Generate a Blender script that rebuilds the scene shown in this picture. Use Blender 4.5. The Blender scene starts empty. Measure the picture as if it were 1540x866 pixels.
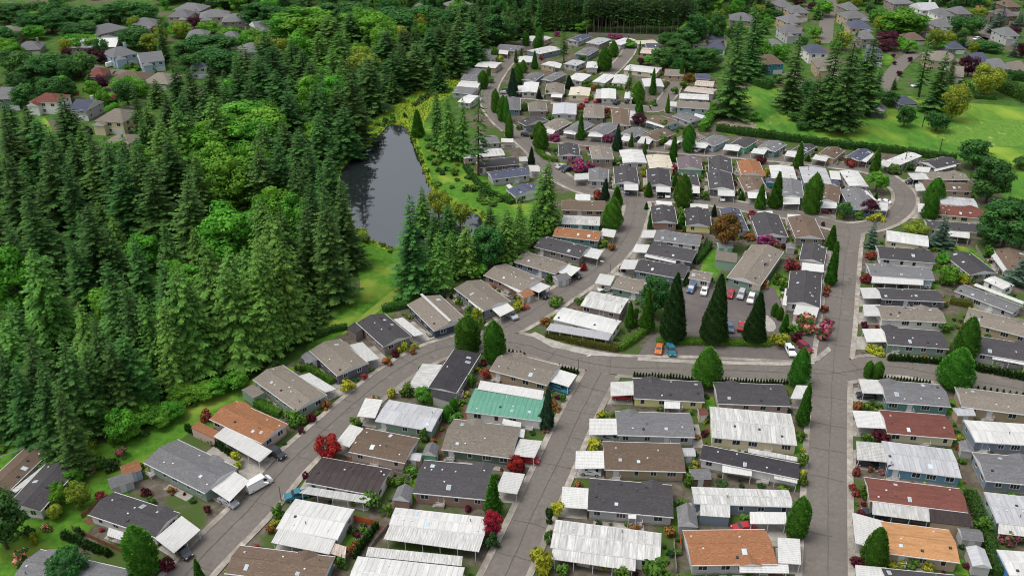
import bpy, math, random
import numpy as np
from math import radians, sin, cos, pi, hypot, atan2, sqrt
sc = bpy.context.scene
COL = sc.collection
# ------------------------------------------------------------------ camera
F_PX, PITCH, CAM_H = 1320.0, radians(29.25), 120.0
ST, CT = sin(PITCH), cos(PITCH)
cam_d = bpy.data.cameras.new("camera"); cam = bpy.data.objects.new("camera", cam_d); COL.objects.link(cam)
cam.location = (0, 0, CAM_H); cam.rotation_euler = (pi/2 - PITCH, 0, 0)
cam_d.sensor_width = 36; cam_d.lens = F_PX*36/1540; cam_d.clip_end = 6000; cam_d.clip_start = 1
sc.camera = cam
# ------------------------------------------------------------------ light: bright overcast
SUN_EL, SUN_AZ = radians(66), radians(-100)      # azimuth measured from +Y towards +X
w = bpy.data.worlds.new("World"); sc.world = w; w.use_nodes = True
nt = w.node_tree; bg = nt.nodes["Background"]
sky = nt.nodes.new("ShaderNodeTexSky"); sky.sky_type = 'NISHITA'; sky.sun_disc = False
sky.sun_elevation = SUN_EL; sky.sun_rotation = SUN_AZ
sky.air_density = 1.0; sky.dust_density = 4.0; sky.ozone_density = 1.0
hs = nt.nodes.new("ShaderNodeHueSaturation"); hs.inputs["Saturation"].default_value = 0.34
nt.links.new(sky.outputs[0], hs.inputs["Color"]); nt.links.new(hs.outputs[0], bg.inputs[0])
bg.inputs[1].default_value = 0.15
sd = bpy.data.lights.new("sun", 'SUN'); so = bpy.data.objects.new("sun", sd); COL.objects.link(so)
sd.energy = 1.05; sd.angle = radians(24); sd.color = (1.0, 0.96, 0.9)
so.location = (0, 0, 200)
so.rotation_euler = (-(pi/2 - SUN_EL), 0, -SUN_AZ)
sc.view_settings.view_transform = 'Standard'; sc.view_settings.look = 'None'
sc.view_settings.exposure = 0.44; sc.view_settings.gamma = 1
sc.cycles.pixel_filter_type = 'BLACKMAN_HARRIS'; sc.cycles.filter_width = 1.05
sc.cycles.max_bounces = 8; sc.cycles.diffuse_bounces = 4; sc.cycles.glossy_bounces = 2
sc.cycles.transmission_bounces = 2; sc.cycles.transparent_max_bounces = 4
rnd = random.Random(7)
# ------------------------------------------------------------------ survey: image measurement -> ground metres
TILE = {c+r: (x, y) for c, x in zip("ABCD", (0, 380, 760, 1140)) for r, y in zip("0123", (0, 200, 400, 620))}
def unp(px, py, z=0.0):
    u = (px-770)/F_PX; v = -(py-433)/F_PX
    dy = CT + v*ST; dz = -ST + v*CT
    t = (z-CAM_H)/dz
    return (u*t, dy*t)
def tp(tile, x, y, z=0.0):
    ox, oy = TILE[tile]
    return unp(ox + x/3.52, oy + y/3.52, z)
def px_of(tile, x, y):
    ox, oy = TILE[tile]; return ox + x/3.52, oy + y/3.52
def depth(y, z=0): return y*CT - (z-CAM_H)*ST
def height_at(Y, ty):
    k = (433-ty)/F_PX
    return Y*(k*CT-ST)/(CT+k*ST) + CAM_H
def S(s): return [tuple(float(v) for v in p.split(',')) for p in s.split()]
# ------------------------------------------------------------------ materials
MATS = {}
def _nodes(name):
    m = bpy.data.materials.new(name); m.use_nodes = True
    t = m.node_tree; b = t.nodes["Principled BSDF"]
    return m, t, b
def lin(c):   # 0-255 sRGB -> linear
    f = lambda v: (v/255)/12.92 if v/255 <= .04045 else ((v/255+.055)/1.055)**2.4
    return tuple(f(v) for v in c)
def mat(name, c, rough=.85, c2=None, scale=(1, 1, 1), ns=2.0, detail=4.0, amount=.5, rand=.0, bump=0.0, metal=0.0,
        c3=None, s3=.15, a3=(.45, .6), spec=.3, coord='Object', randhue=0.0, distortion=0.0):
    """base colour c mottled towards c2 by stretched noise, broad patches of c3, a little per-object variation"""
    if name in MATS: return MATS[name]
    m, t, b = _nodes(name); N = t.nodes.new; L = t.links.new
    c2 = c2 or tuple(v*.7 for v in c)
    tc = N("ShaderNodeTexCoord"); mp = N("ShaderNodeMapping"); mp.inputs["Scale"].default_value = scale
    L(tc.outputs[coord], mp.inputs[0])
    vec = mp.outputs[0]
    if rand or randhue:
        oi = N("ShaderNodeObjectInfo")
        ad = N("ShaderNodeVectorMath"); ad.operation = 'ADD'
        sc_ = N("ShaderNodeVectorMath"); sc_.operation = 'SCALE'; sc_.inputs[0].default_value = (37, 91, 53)
        L(oi.outputs["Random"], sc_.inputs["Scale"]); L(vec, ad.inputs[0]); L(sc_.outputs[0], ad.inputs[1]); vec = ad.outputs[0]
    nz = N("ShaderNodeTexNoise"); nz.inputs["Scale"].default_value = ns; nz.inputs["Detail"].default_value = detail
    nz.inputs["Roughness"].default_value = .65; nz.inputs["Distortion"].default_value = distortion
    L(vec, nz.inputs["Vector"])
    rp = N("ShaderNodeValToRGB"); e = rp.color_ramp.elements
    e[0].position = .5-.5*(1-amount)*.5-.08; e[1].position = .5+.5*(1-amount)*.5+.08
    e[0].color = (*c2, 1); e[1].color = (*c, 1)
    L(nz.outputs["Fac"], rp.inputs[0]); out = rp.outputs[0]
    if c3:
        n3 = N("ShaderNodeTexNoise"); n3.inputs["Scale"].default_value = s3; n3.inputs["Detail"].default_value = 5
        L(vec, n3.inputs["Vector"])
        mr = N("ShaderNodeMapRange"); mr.inputs[1].default_value = a3[0]; mr.inputs[2].default_value = a3[1]
        L(n3.outputs["Fac"], mr.inputs[0])
        mx = N("ShaderNodeMix"); mx.data_type = 'RGBA'; mx.inputs[7].default_value = (*c3, 1)
        L(mr.outputs[0], mx.inputs[0]); L(out, mx.inputs[6]); out = mx.outputs[2]
    if rand or randhue:
        hv = N("ShaderNodeHueSaturation")
        mr2 = N("ShaderNodeMapRange"); mr2.inputs[3].default_value = 1-rand; mr2.inputs[4].default_value = 1+rand
        L(oi.outputs["Random"], mr2.inputs[0]); L(mr2.outputs[0], hv.inputs["Value"])
        if randhue:
            ml = N("ShaderNodeMath"); ml.operation = 'MULTIPLY'; ml.inputs[1].default_value = 7.31
            fr = N("ShaderNodeMath"); fr.operation = 'FRACT'; L(oi.outputs["Random"], ml.inputs[0]); L(ml.outputs[0], fr.inputs[0])
            mr4 = N("ShaderNodeMapRange"); mr4.inputs[3].default_value = .5-randhue; mr4.inputs[4].default_value = .5+randhue
            L(fr.outputs[0], mr4.inputs[0]); L(mr4.outputs[0], hv.inputs["Hue"])
        L(out, hv.inputs["Color"]); out = hv.outputs[0]
    L(out, b.inputs["Base Color"])
    b.inputs["Roughness"].default_value = rough; b.inputs["Metallic"].default_value = metal
    b.inputs["Specular IOR Level"].default_value = spec
    if bump:
        bp = N("ShaderNodeBump"); bp.inputs["Strength"].default_value = bump; bp.inputs["Distance"].default_value = .05
        L(nz.outputs["Fac"], bp.inputs["Height"]); L(bp.outputs[0], b.inputs["Normal"])
    MATS[name] = m
    return m
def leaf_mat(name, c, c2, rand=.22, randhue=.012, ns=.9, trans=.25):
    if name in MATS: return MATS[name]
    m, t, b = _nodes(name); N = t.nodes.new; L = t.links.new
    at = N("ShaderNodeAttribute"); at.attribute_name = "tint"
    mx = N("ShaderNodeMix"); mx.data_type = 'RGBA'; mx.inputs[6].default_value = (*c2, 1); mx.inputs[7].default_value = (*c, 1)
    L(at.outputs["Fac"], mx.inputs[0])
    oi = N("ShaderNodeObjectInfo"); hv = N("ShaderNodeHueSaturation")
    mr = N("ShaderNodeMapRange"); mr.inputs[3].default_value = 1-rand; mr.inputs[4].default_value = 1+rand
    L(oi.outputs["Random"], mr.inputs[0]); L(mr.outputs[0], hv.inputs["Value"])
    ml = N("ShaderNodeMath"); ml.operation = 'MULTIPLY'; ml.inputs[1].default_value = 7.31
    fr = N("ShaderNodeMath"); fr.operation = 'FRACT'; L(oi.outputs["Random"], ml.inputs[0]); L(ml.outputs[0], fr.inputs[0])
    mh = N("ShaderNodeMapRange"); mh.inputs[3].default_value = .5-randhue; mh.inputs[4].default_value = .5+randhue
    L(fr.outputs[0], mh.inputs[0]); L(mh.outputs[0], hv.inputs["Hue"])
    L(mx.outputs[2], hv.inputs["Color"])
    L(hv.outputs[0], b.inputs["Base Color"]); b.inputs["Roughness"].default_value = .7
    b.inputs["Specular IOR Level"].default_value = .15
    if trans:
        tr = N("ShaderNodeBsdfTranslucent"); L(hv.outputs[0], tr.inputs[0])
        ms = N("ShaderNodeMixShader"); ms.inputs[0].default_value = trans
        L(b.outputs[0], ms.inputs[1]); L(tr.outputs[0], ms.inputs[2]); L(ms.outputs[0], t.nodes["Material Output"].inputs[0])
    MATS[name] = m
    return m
def shingle(name, c, k=.55):
    c = lin(c); return mat("shingle_"+name, tuple(v*1.18 for v in c), .95, tuple(v*k for v in c), (1.1, 4.5, 4.5), 1.7, 5, .62, .1, .5, spec=.12,
               c3=tuple(v*.74 for v in c), s3=.3, a3=(.46, .68))
ROOF = dict(
 char=(shingle('charcoal', (80, 78, 80), .5), 'charcoal shingle'), gry=(shingle('grey', (116, 116, 118)), 'grey shingle'),
 tan=(shingle('taupe', (134, 126, 116), .40), 'taupe shingle'), brn=(shingle('brown', (112, 97, 84), .5), 'brown shingle'),
 rus=(shingle('rust', (156, 110, 80), .42), 'rust orange shingle'), red=(shingle('redbrown', (112, 72, 64), .66), 'red brown shingle'),
 org=(shingle('orange', (176, 132, 92), .7), 'pale orange shingle'), blk=(mat('felt_black', lin((60, 58, 62)), .9, lin((46, 44, 47)), (1, 1, 1), .8, 4, .3, .08, .2), 'black felt'),
 wht=(mat('metal_white', (.61, .61, .59), .5, (.46, .46, .44), (2.2, .3, 1), 1.2, 6, .5, .09, .02, spec=.4), 'white metal'),
 wth=(mat('metal_weathered', (.62, .62, .595), .6, (.34, .34, .325), (2.6, .28, 1), 1.5, 6, .55, .12, .03, c3=(.36, .35, .33), s3=.6, a3=(.5, .72)), 'weathered white metal'),
 sil=(mat('metal_grey', (.46, .465, .48), .55, (.33, .335, .35), (2.2, .3, 1), 1.3, 5, .5, .1, .03), 'silver grey metal'),
 crm=(mat('metal_cream', (.62, .58, .47), .55, (.42, .37, .28), (1.4, .4, 1), 1.1, 5, .5, .08, .03), 'cream metal'),
 rst=(mat('metal_rusty', (.55, .50, .46), .6, (.33, .24, .18), (1.6, .3, 1), 1.1, 6, .6, .1, .03), 'rust streaked metal'),
 grn=(mat('metal_green', lin((100, 152, 130)), .5, lin((84, 134, 114)), (2, .25, 1), 1.2, 5, .4, .04, .03), 'green metal'),
 drk=(mat('metal_dark', lin((66, 56, 54)), .5, lin((50, 42, 42)), (1.6, .25, 1), 1.2, 5, .5, .08, .03), 'dark brown metal'),
 ppl=(shingle('plum', (112, 102, 106)), 'plum grey shingle'), blu=(shingle('slate', (84, 88, 104)), 'slate blue shingle'),
)
METAL = {'wht', 'wth', 'sil', 'crm', 'rst', 'grn', 'drk'}
def siding(name, c):
    nm = "siding_"+name
    if nm in MATS: return MATS[nm]
    c = lin(c)
    m = mat(nm, c, .75, tuple(v*.86 for v in c), (.6, .6, 6), 1.5, 4, .3, .05, .25, spec=.25)
    return m
WALL = {k: (siding(k, c), d) for k, (c, d) in dict(
 white=((222, 220, 214), 'white'), ltgrey=((176, 174, 174), 'pale grey'), cream=((212, 200, 166), 'cream'), pink=((196, 172, 160), 'pale pink'),
 sage=((132, 156, 140), 'sage green'), dkgreen=((94, 112, 96), 'dark green'), pinkbrown=((162, 132, 118), 'dusky pink'), tanw=((176, 156, 130), 'tan'),
 yellow=((226, 216, 150), 'pale yellow'), teal=((96, 140, 134), 'teal'), blue=((98, 138, 162), 'blue'), bluegrey=((122, 134, 148), 'blue grey'),
 navy=((62, 74, 96), 'navy'), taupe=((142, 130, 124), 'taupe'), slate=((102, 102, 112), 'slate grey'), brightblue=((74, 124, 180), 'bright blue'),
 mint=((124, 186, 150), 'mint green'), ltblue=((158, 178, 194), 'pale blue'), brown=((120, 96, 80), 'brown'), skyteal=((64, 132, 150), 'turquoise')).items()}
M_TRIM = mat('trim_white', (.62, .62, .61), .6, (.55, .55, .54), ns=3, rand=.03)
M_GLASS = mat('window_glass', (.035, .04, .05), .08, (.02, .025, .03), ns=.6, spec=.6)
M_SKY = mat('skylight_glass', (.42, .52, .58), .12, (.34, .45, .52), ns=.6, rand=.35, spec=.7)
M_DARK = mat('dark_steel', (.05, .05, .055), .6, (.03, .03, .035), ns=4)
M_CONC = mat('concrete', lin((172, 168, 160)), .9, lin((138, 133, 126)), ns=.8, detail=7, amount=.55, rand=.08, bump=.15, c3=lin((116, 110, 103)), s3=.22, a3=(.5, .75), coord='Object')
M_KERB = mat('kerb_concrete', lin((176, 170, 160)), .92, lin((132, 124, 114)), ns=.7, detail=8, amount=.65, bump=.2, c3=lin((112, 106, 98)), s3=.12, a3=(.45, .7))
M_ROAD = mat('asphalt', lin((117, 111, 105)), .93, lin((103, 98, 92)), ns=1.1, detail=12, amount=.65, bump=.2, c3=lin((107, 101, 95)), s3=.09, a3=(.46, .7), spec=.15)
M_LOT = mat('asphalt_old', lin((110, 104, 100)), .93, lin((92, 87, 84)), ns=.4, detail=9, amount=.5, bump=.15, c3=lin((90, 84, 83)), s3=.09, a3=(.45, .7), spec=.15)
M_CRACK = mat('crack_sealant', lin((98, 92, 87)), .9, lin((84, 79, 74)), ns=2)
M_GRAVEL = mat('park_soil', lin((112, 104, 94)), .97, lin((76, 70, 60)), ns=.55, detail=10, amount=.7, bump=.4, c3=lin((70, 88, 44)), s3=.085, a3=(.47, .56), spec=.1)
M_BARK = mat('bark_mulch', lin((116, 84, 66)), .97, lin((80, 58, 46)), ns=2.5, detail=6, amount=.7, bump=.4)
M_GRASS = mat('meadow_grass', lin((86, 130, 48)), .95, lin((58, 100, 34)), (1, .45, 1), .35, 9, .6, 0, .3, c3=lin((126, 150, 56)), s3=.05, a3=(.48, .64), spec=.1, distortion=.6)
M_LAWN = mat('lawn_grass', lin((88, 132, 42)), .95, lin((58, 98, 30)), (1, 1, 1), .6, 9, .6, 0, .3, c3=lin((122, 142, 56)), s3=.09, a3=(.52, .66), spec=.1)
M_GARDEN = mat('garden_ground', lin((78, 110, 46)), .96, lin((48, 74, 30)), ns=.3, detail=10, amount=.65, bump=.4, c3=lin((96, 88, 74)), s3=.045, a3=(.53, .62), spec=.1)
M_FLOOR = mat('forest_floor', lin((54, 86, 28)), .97, lin((32, 54, 18)), ns=.5, detail=9, amount=.6, bump=.5, c3=lin((66, 62, 42)), s3=.06, a3=(.5, .66), spec=.1)
M_MARSH = mat('marsh_grass', lin((138, 150, 44)), .95, lin((100, 128, 34)), ns=.5, detail=9, amount=.65, bump=.5, c3=lin((92, 132, 40)), s3=.1, a3=(.46, .6), spec=.1)
M_WOOD = mat('timber', lin((150, 112, 82)), .85, lin((112, 82, 60)), (.6, .6, 6), 2, 4, .5, .12, .15)
M_FENCEW = mat('fence_wood_red', lin((186, 96, 50)), .85, lin((150, 74, 40)), (4, 4, .6), 2, 4, .5, .1, .1)
M_TRUNK = mat('tree_bark', lin((92, 78, 64)), .95, lin((58, 48, 40)), (3, 3, .5), 3, 5, .6, .1, .4)
M_POLE = mat('pole_grey', lin((120, 118, 114)), .7, lin((96, 92, 88)), ns=2)
def water_mat():
    m, t, b = _nodes('pond_water'); N = t.nodes.new; L = t.links.new
    b.inputs["Base Color"].default_value = (.016, .02, .022, 1); b.inputs["Roughness"].default_value = .04; b.inputs["IOR"].default_value = 2.0
    b.inputs["Specular IOR Level"].default_value = .9
    tc = N("ShaderNodeTexCoord"); nz = N("ShaderNodeTexNoise"); nz.inputs["Scale"].default_value = .5; nz.inputs["Detail"].default_value = 3
    bp = N("ShaderNodeBump"); bp.inputs["Strength"].default_value = .05; bp.inputs["Distance"].default_value = .1
    L(tc.outputs["Object"], nz.inputs[0]); L(nz.outputs[0], bp.inputs["Height"]); L(bp.outputs[0], b.inputs["Normal"])
    return m
M_WATER = water_mat()
# ------------------------------------------------------------------ object helpers
class MB:
    def __init__(s): s.v = []; s.f = []; s.m = []; s.mats = []
    def mi(s, m):
        if m not in s.mats: s.mats.append(m)
        return s.mats.index(m)
    def face(s, pts, m):
        n = len(s.v); s.v += [tuple(p) for p in pts]; s.f.append(tuple(range(n, n+len(pts)))); s.m.append(s.mi(m))
    def hexa(s, b, t, m):            # bottom ring, top ring (same order, ccw from above)
        k = len(b); n = len(s.v); s.v += [tuple(p) for p in b] + [tuple(p) for p in t]; i = s.mi(m)
        s.f.append(tuple(range(n+k-1, n-1, -1))); s.m.append(i)
        s.f.append(tuple(range(n+k, n+2*k))); s.m.append(i)
        for j in range(k):
            q = (j+1) % k; s.f.append((n+j, n+q, n+k+q, n+k+j)); s.m.append(i)
        return s
    def box(s, x0, x1, y0, y1, z0, z1, m):
        r = [(x0, y0), (x1, y0), (x1, y1), (x0, y1)]
        return s.hexa([(x, y, z0) for x, y in r], [(x, y, z1) for x, y in r], m)
    def bar(s, p, q, r, m, k=6, r2=None):
        p = np.array(p, float); q = np.array(q, float); d = q-p; d /= np.linalg.norm(d)
        a = np.cross(d, (0, 0, 1) if abs(d[2]) < .9 else (1, 0, 0)); a /= np.linalg.norm(a); b = np.cross(d, a)
        r2 = r if r2 is None else r2
        ring = lambda c, rr: [tuple(c + rr*(cos(2*pi*i/k)*a + sin(2*pi*i/k)*b)) for i in range(k)]
        return s.hexa(ring(p, r), ring(q, r2), m)
    def mesh(s, name):
        me = bpy.data.meshes.new(name); me.from_pydata(s.v, [], s.f)
        for m in s.mats: me.materials.append(m)
        me.polygons.foreach_set("material_index", s.m); me.update(); return me
def link(name, me, parent=None, loc=(0, 0, 0), rz=0.0, scale=None):
    o = bpy.data.objects.new(name, me); COL.objects.link(o)
    o.location = loc
    if rz: o.rotation_euler = (0, 0, rz)
    if scale: o.scale = scale
    if parent: o.parent = parent
    return o
def tag(o, label, cat, group=None):
    o['label'] = label; o['category'] = cat
    if group: o['group'] = group
    return o
def empty(name, loc, rz=0.0):
    o = bpy.data.objects.new(name, None); COL.objects.link(o); o.location = loc; o.rotation_euler = (0, 0, rz); return o
def structure(name, mb, z=0):
    o = link(name, mb.mesh(name)); o['kind'] = 'structure'; return o
ORD = "first second third fourth fifth sixth seventh eighth ninth tenth eleventh twelfth thirteenth fourteenth fifteenth sixteenth seventeenth eighteenth nineteenth twentieth twenty-first twenty-second".split()
for t_ in ('twenty', 'thirty', 'forty', 'fifty'):
    ORD += [f'{t_}-{q}' for q in ORD[:9] if f'{t_}-{q}' not in ORD] + [{'twenty': 'thirtieth', 'thirty': 'fortieth', 'forty': 'fiftieth', 'fifty': 'sixtieth'}[t_]]
CACHE = {}
def cached(key, fn):
    if key not in CACHE: CACHE[key] = fn()
    return CACHE[key]
# ------------------------------------------------------------------ the ground, pond, lawns, roads
def poly(name, pts, z, m, wiggle=0.0, sub=0, solid=None):
    P = [unp(*p) for p in pts]
    if sub:                                   # soften the outline
        for _ in range(sub):
            Q = []
            for i in range(len(P)):
                a, b = P[i], P[(i+1) % len(P)]
                Q += [(a[0]*.75+b[0]*.25, a[1]*.75+b[1]*.25), (a[0]*.25+b[0]*.75, a[1]*.25+b[1]*.75)]
            P = Q
        if wiggle:
            r = random.Random(len(P)); P = [(x+r.uniform(-wiggle, wiggle), y+r.uniform(-wiggle, wiggle)) for x, y in P]
    mb = MB(); A = sum(P[i-1][0]*P[i][1]-P[i][0]*P[i-1][1] for i in range(len(P)))
    if A < 0: P.reverse()
    mb.face([(x, y, z) for x, y in P], m); return structure(name, mb), P
def inside(P, x, y):
    r = False; n = len(P)
    for i in range(n):
        a, b = P[i-1], P[i]
        if (a[1] > y) != (b[1] > y) and x < (b[0]-a[0])*(y-a[1])/(b[1]-a[1])+a[0]: r = not r
    return r
mb = MB(); mb.face([(-1500, -300, 0), (1500, -300, 0), (1500, 3200, 0), (-1500, 3200, 0)], M_GARDEN); structure('ground', mb)
PARK = S("200,1000 100,900 110,800 190,712 280,645 350,605 450,538 520,500 600,466 680,426 735,395 800,352 832,312 818,288 762,268 695,248 706,215 728,190 702,160 690,130 702,100 732,75 762,60 900,48 1005,55 992,100 1078,118 1085,175 1080,192 1140,206 1310,226 1440,243 1480,285 1515,335 1545,352 1800,430 2100,1000")
_, PARK_P = poly('park_ground', PARK, .006, M_GRAVEL)
FOREST_PX = S("-120,640 60,655 150,655 235,608 330,560 430,535 462,500 490,470 500,440 535,425 520,370 505,300 500,245 540,192 580,165 620,138 660,112 695,95 730,72 800,48 900,44 1005,52 1060,60 1130,30 1150,-80 330,-80 340,30 400,60 420,100 400,130 320,150 270,190 200,240 100,250 0,240 -150,260")
poly('forest_floor', FOREST_PX, .003, M_FLOOR, .1, 2)
LAWNS = [
 ('lawn', S("455,545 470,500 520,455 545,440 536,400 530,352 548,352 580,376 620,392 655,404 688,412 684,420 620,458 560,485 510,505 462,532"), M_LAWN),
 ('lawn', S("-60,700 0,655 60,668 150,672 230,640 330,585 440,548 450,556 352,612 285,650 195,715 190,760 110,810 110,880 60,950 -60,950"), M_LAWN),
 ('lawn', S("618,192 650,180 700,220 690,250 760,272 820,290 832,310 800,330 722,322 690,312 660,300 645,262"), M_LAWN),
 ('marsh', S("505,262 500,235 545,190 585,165 622,142 640,120 680,108 700,108 702,135 660,150 642,175 632,200 625,215 612,196 590,186 572,200 545,225"), M_MARSH),
 ('meadow', S("1084,205 1090,180 1110,150 1140,118 1180,140 1300,145 1400,145 1440,155 1540,160 1760,190 1760,260 1540,255 1500,252 1440,240 1310,222 1140,202"), M_GRASS),
 ('meadow', S("1490,262 1540,258 1760,265 1760,330 1545,330 1500,290"), M_GRASS),
 ('lawn', S("1058,385 1068,372 1088,380 1090,398 1072,424 1050,420"), M_LAWN),
 ('lawn', S("1142,470 1150,440 1165,410 1188,416 1175,445 1160,458"), M_LAWN),
 ('lawn', S("1290,80 1320,78 1345,84 1340,100 1310,98"), M_LAWN), ('lawn', S("1240,20 1256,16 1256,38 1238,42"), M_LAWN),
 ('lawn', S("1165,30 1190,26 1186,42 1162,42"), M_LAWN), ('lawn', S("124,150 150,136 178,142 176,150 140,152"), M_LAWN),
 ('lawn', S("140,100 165,88 172,94 150,104"), M_LAWN), ('lawn', S("172,108 200,98 222,108 200,114"), M_LAWN),
 ('lawn', S("45,180 66,172 82,200 70,206"), M_LAWN), ('lawn', S("1085,35 1100,25 1110,35 1100,48"), M_LAWN),
 ('lawn', S("1405,370 1460,370 1495,400 1480,410 1420,385"), M_LAWN), ('lawn', S("950,80 940,88 928,100 938,98"), M_LAWN)]
for i, (n, p, m) in enumerate(LAWNS):
    poly(n, p, .014 + .004*i, m, .1, 2)
for p in ("500,515 560,462 600,430 640,408 652,402 606,440 565,472", "520,508 590,474 606,466 540,500"):
    poly('mown_track', S(p), .09, mat('mown_track_grass', lin((132, 142, 62)), .95, lin((100, 132, 44)), ns=.5, detail=8, amount=.6), .25, 2)
# tilled weeds of the meadow
MEADOW_P = [unp(*p) for p in LAWNS[4][1]]
for p in ("1400,205 1430,190 1500,180 1540,182 1600,190 1600,215 1530,222 1450,220", "1090,192 1110,180 1150,190 1140,199 1100,200", "1145,182 1165,172 1180,186 1160,192"):
    poly('weed_patch', S(p), .095, mat('dry_weeds', lin((98, 136, 46)), .95, lin((72, 112, 32)), (1.6, .5, 1), .6, 9, .7, c3=lin((140, 148, 84)), s3=.3, a3=(.6, .7)), .5, 2)
poly('brush_pile_ground', S("1078,184 1095,178 1128,182 1143,192 1120,197 1080,194"), .1, mat('brush_debris', lin((150, 140, 120)), .95, lin((96, 88, 72)), ns=1.2, detail=9, amount=.8, bump=.6), .5, 2)
POND = S("508,266 520,247 540,232 556,219 573,199 585,187 607,189 617,203 625,222 634,250 648,285 668,303 700,316 722,323 730,345 716,370 702,400 670,407 640,392 600,375 573,368 556,360 534,349 525,315")
_, POND_P = poly('pond_bank', S("500,264 515,242 536,226 552,212 568,194 583,182 610,184 624,200 633,222 642,250 655,282 672,298 702,310 727,317 736,345 722,374 706,406 670,413 636,397 596,380 568,373 550,364 528,351 519,315"), .1, M_MARSH, .12, 2)
_, POND_P = poly('pond', POND, .106, M_WATER, .3, 2)
poly('pond', S("617,160 633,145 650,140 648,147 625,162"), .106, M_WATER, .3, 2)
# ---- roads
def smooth(P, n=8):
    out = []
    for i in range(len(P)-1):
        p0, p1, p2, p3 = P[max(i-1, 0)], P[i], P[i+1], P[min(i+2, len(P)-1)]
        for k in range(n):
            t = k/n
            out.append(tuple(.5*((2*b)+(-a+c)*t+(2*a-5*b+4*c-d)*t*t+(-a+3*b-3*c+d)*t**3) for a, b, c, d in zip(p0, p1, p2, p3)))
    return out+[P[-1]]
M_PATCH = mat('asphalt_patch', lin((109, 103, 97)), .93, lin((96, 91, 86)), ns=1.2, detail=9, amount=.7, c3=lin((115, 109, 103)), s3=.3)
ROADS = []
def road(name, pts, width, kerb=True, m=None):
    P = smooth([unp(*p) for p in S(pts)])
    ROADS.append((name, P, width, kerb, m or M_ROAD))
def normals(P):
    N = []
    for i in range(len(P)):
        a, b = P[max(i-1, 0)], P[min(i+1, len(P)-1)]; l = hypot(b[0]-a[0], b[1]-a[1]) or 1
        N.append((-(b[1]-a[1])/l, (b[0]-a[0])/l))
    return N
def ribbon(mb, P, o0, o1, z, m, keep=None, z0=None):
    N = normals(P)
    A = [(p[0]+n[0]*o0, p[1]+n[1]*o0) for p, n in zip(P, N)]; B = [(p[0]+n[0]*o1, p[1]+n[1]*o1) for p, n in zip(P, N)]
    for i in range(len(P)-1):
        if keep and not keep(((A[i][0]+B[i+1][0])/2, (A[i][1]+B[i+1][1])/2)): continue
        q = [A[i], A[i+1], B[i+1], B[i]]
        if (o1 > o0): q.reverse()
        if z0 is None: mb.face([(x, y, z) for x, y in q], m)
        else: mb.hexa([(x, y, z0) for x, y in q], [(x, y, z) for x, y in q], m)
road('cross_street', "690,522 740,512 790,518 850,536 930,550 1050,553 1150,558 1250,561 1330,550 1420,564 1540,586 1700,620", 7.6)
road('pond_lane', "215,960 258,895 310,835 380,765 440,695 510,632 580,572 640,535 690,518 745,500 790,478 850,440 900,405 935,370 952,335 958,310 953,300", 7.4)
road('central_lane', "715,960 745,895 790,800 835,700 872,620 905,560", 7.0)
road('straight_lane', "1239,960 1240,900 1243,750 1246,640 1250,560 1260,480 1266,420 1272,370 1277,345", 7.6)
road('upper_lane', "770,200 790,208 805,228 832,258 862,278 905,292 960,297 1040,300 1120,312 1200,326 1275,343 1325,336 1356,315 1360,292 1340,272 1310,257 1260,249 1180,240 1090,232 1010,226 940,220 870,214 800,206", 6.6)
road('far_lane', "805,228 770,198 750,180 736,158 738,132 752,108 765,92 778,80", 6.6)
road('far_cross_lane', "742,150 790,146 840,151 900,156 960,163 985,165 1000,152 1012,135 1016,122 1000,118", 6.2)
road('far_spur', "948,72 942,84 926,102 912,114", 6.2)
road('suburb_street', "1256,-30 1250,2 1244,30 1240,66", 8.5)
road('suburb_court', "1322,79 1352,79 1374,80 1362,90 1345,108 1335,126 1322,138", 7.5)
road('suburb_street', "1476,25 1480,45 1488,60 1470,58 1440,64", 8.0)
road('suburb_street', "112,70 122,80 138,98 155,110 175,108 205,114 225,110", 7.5)
def on_road(x, y, pad=0.0, skip=None):
    for nme, P, wd, k, m in ROADS:
        if nme == skip: continue
        for p in P:
            if (p[0]-x)**2+(p[1]-y)**2 < (wd/2+pad)**2: return True
    return False
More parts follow.
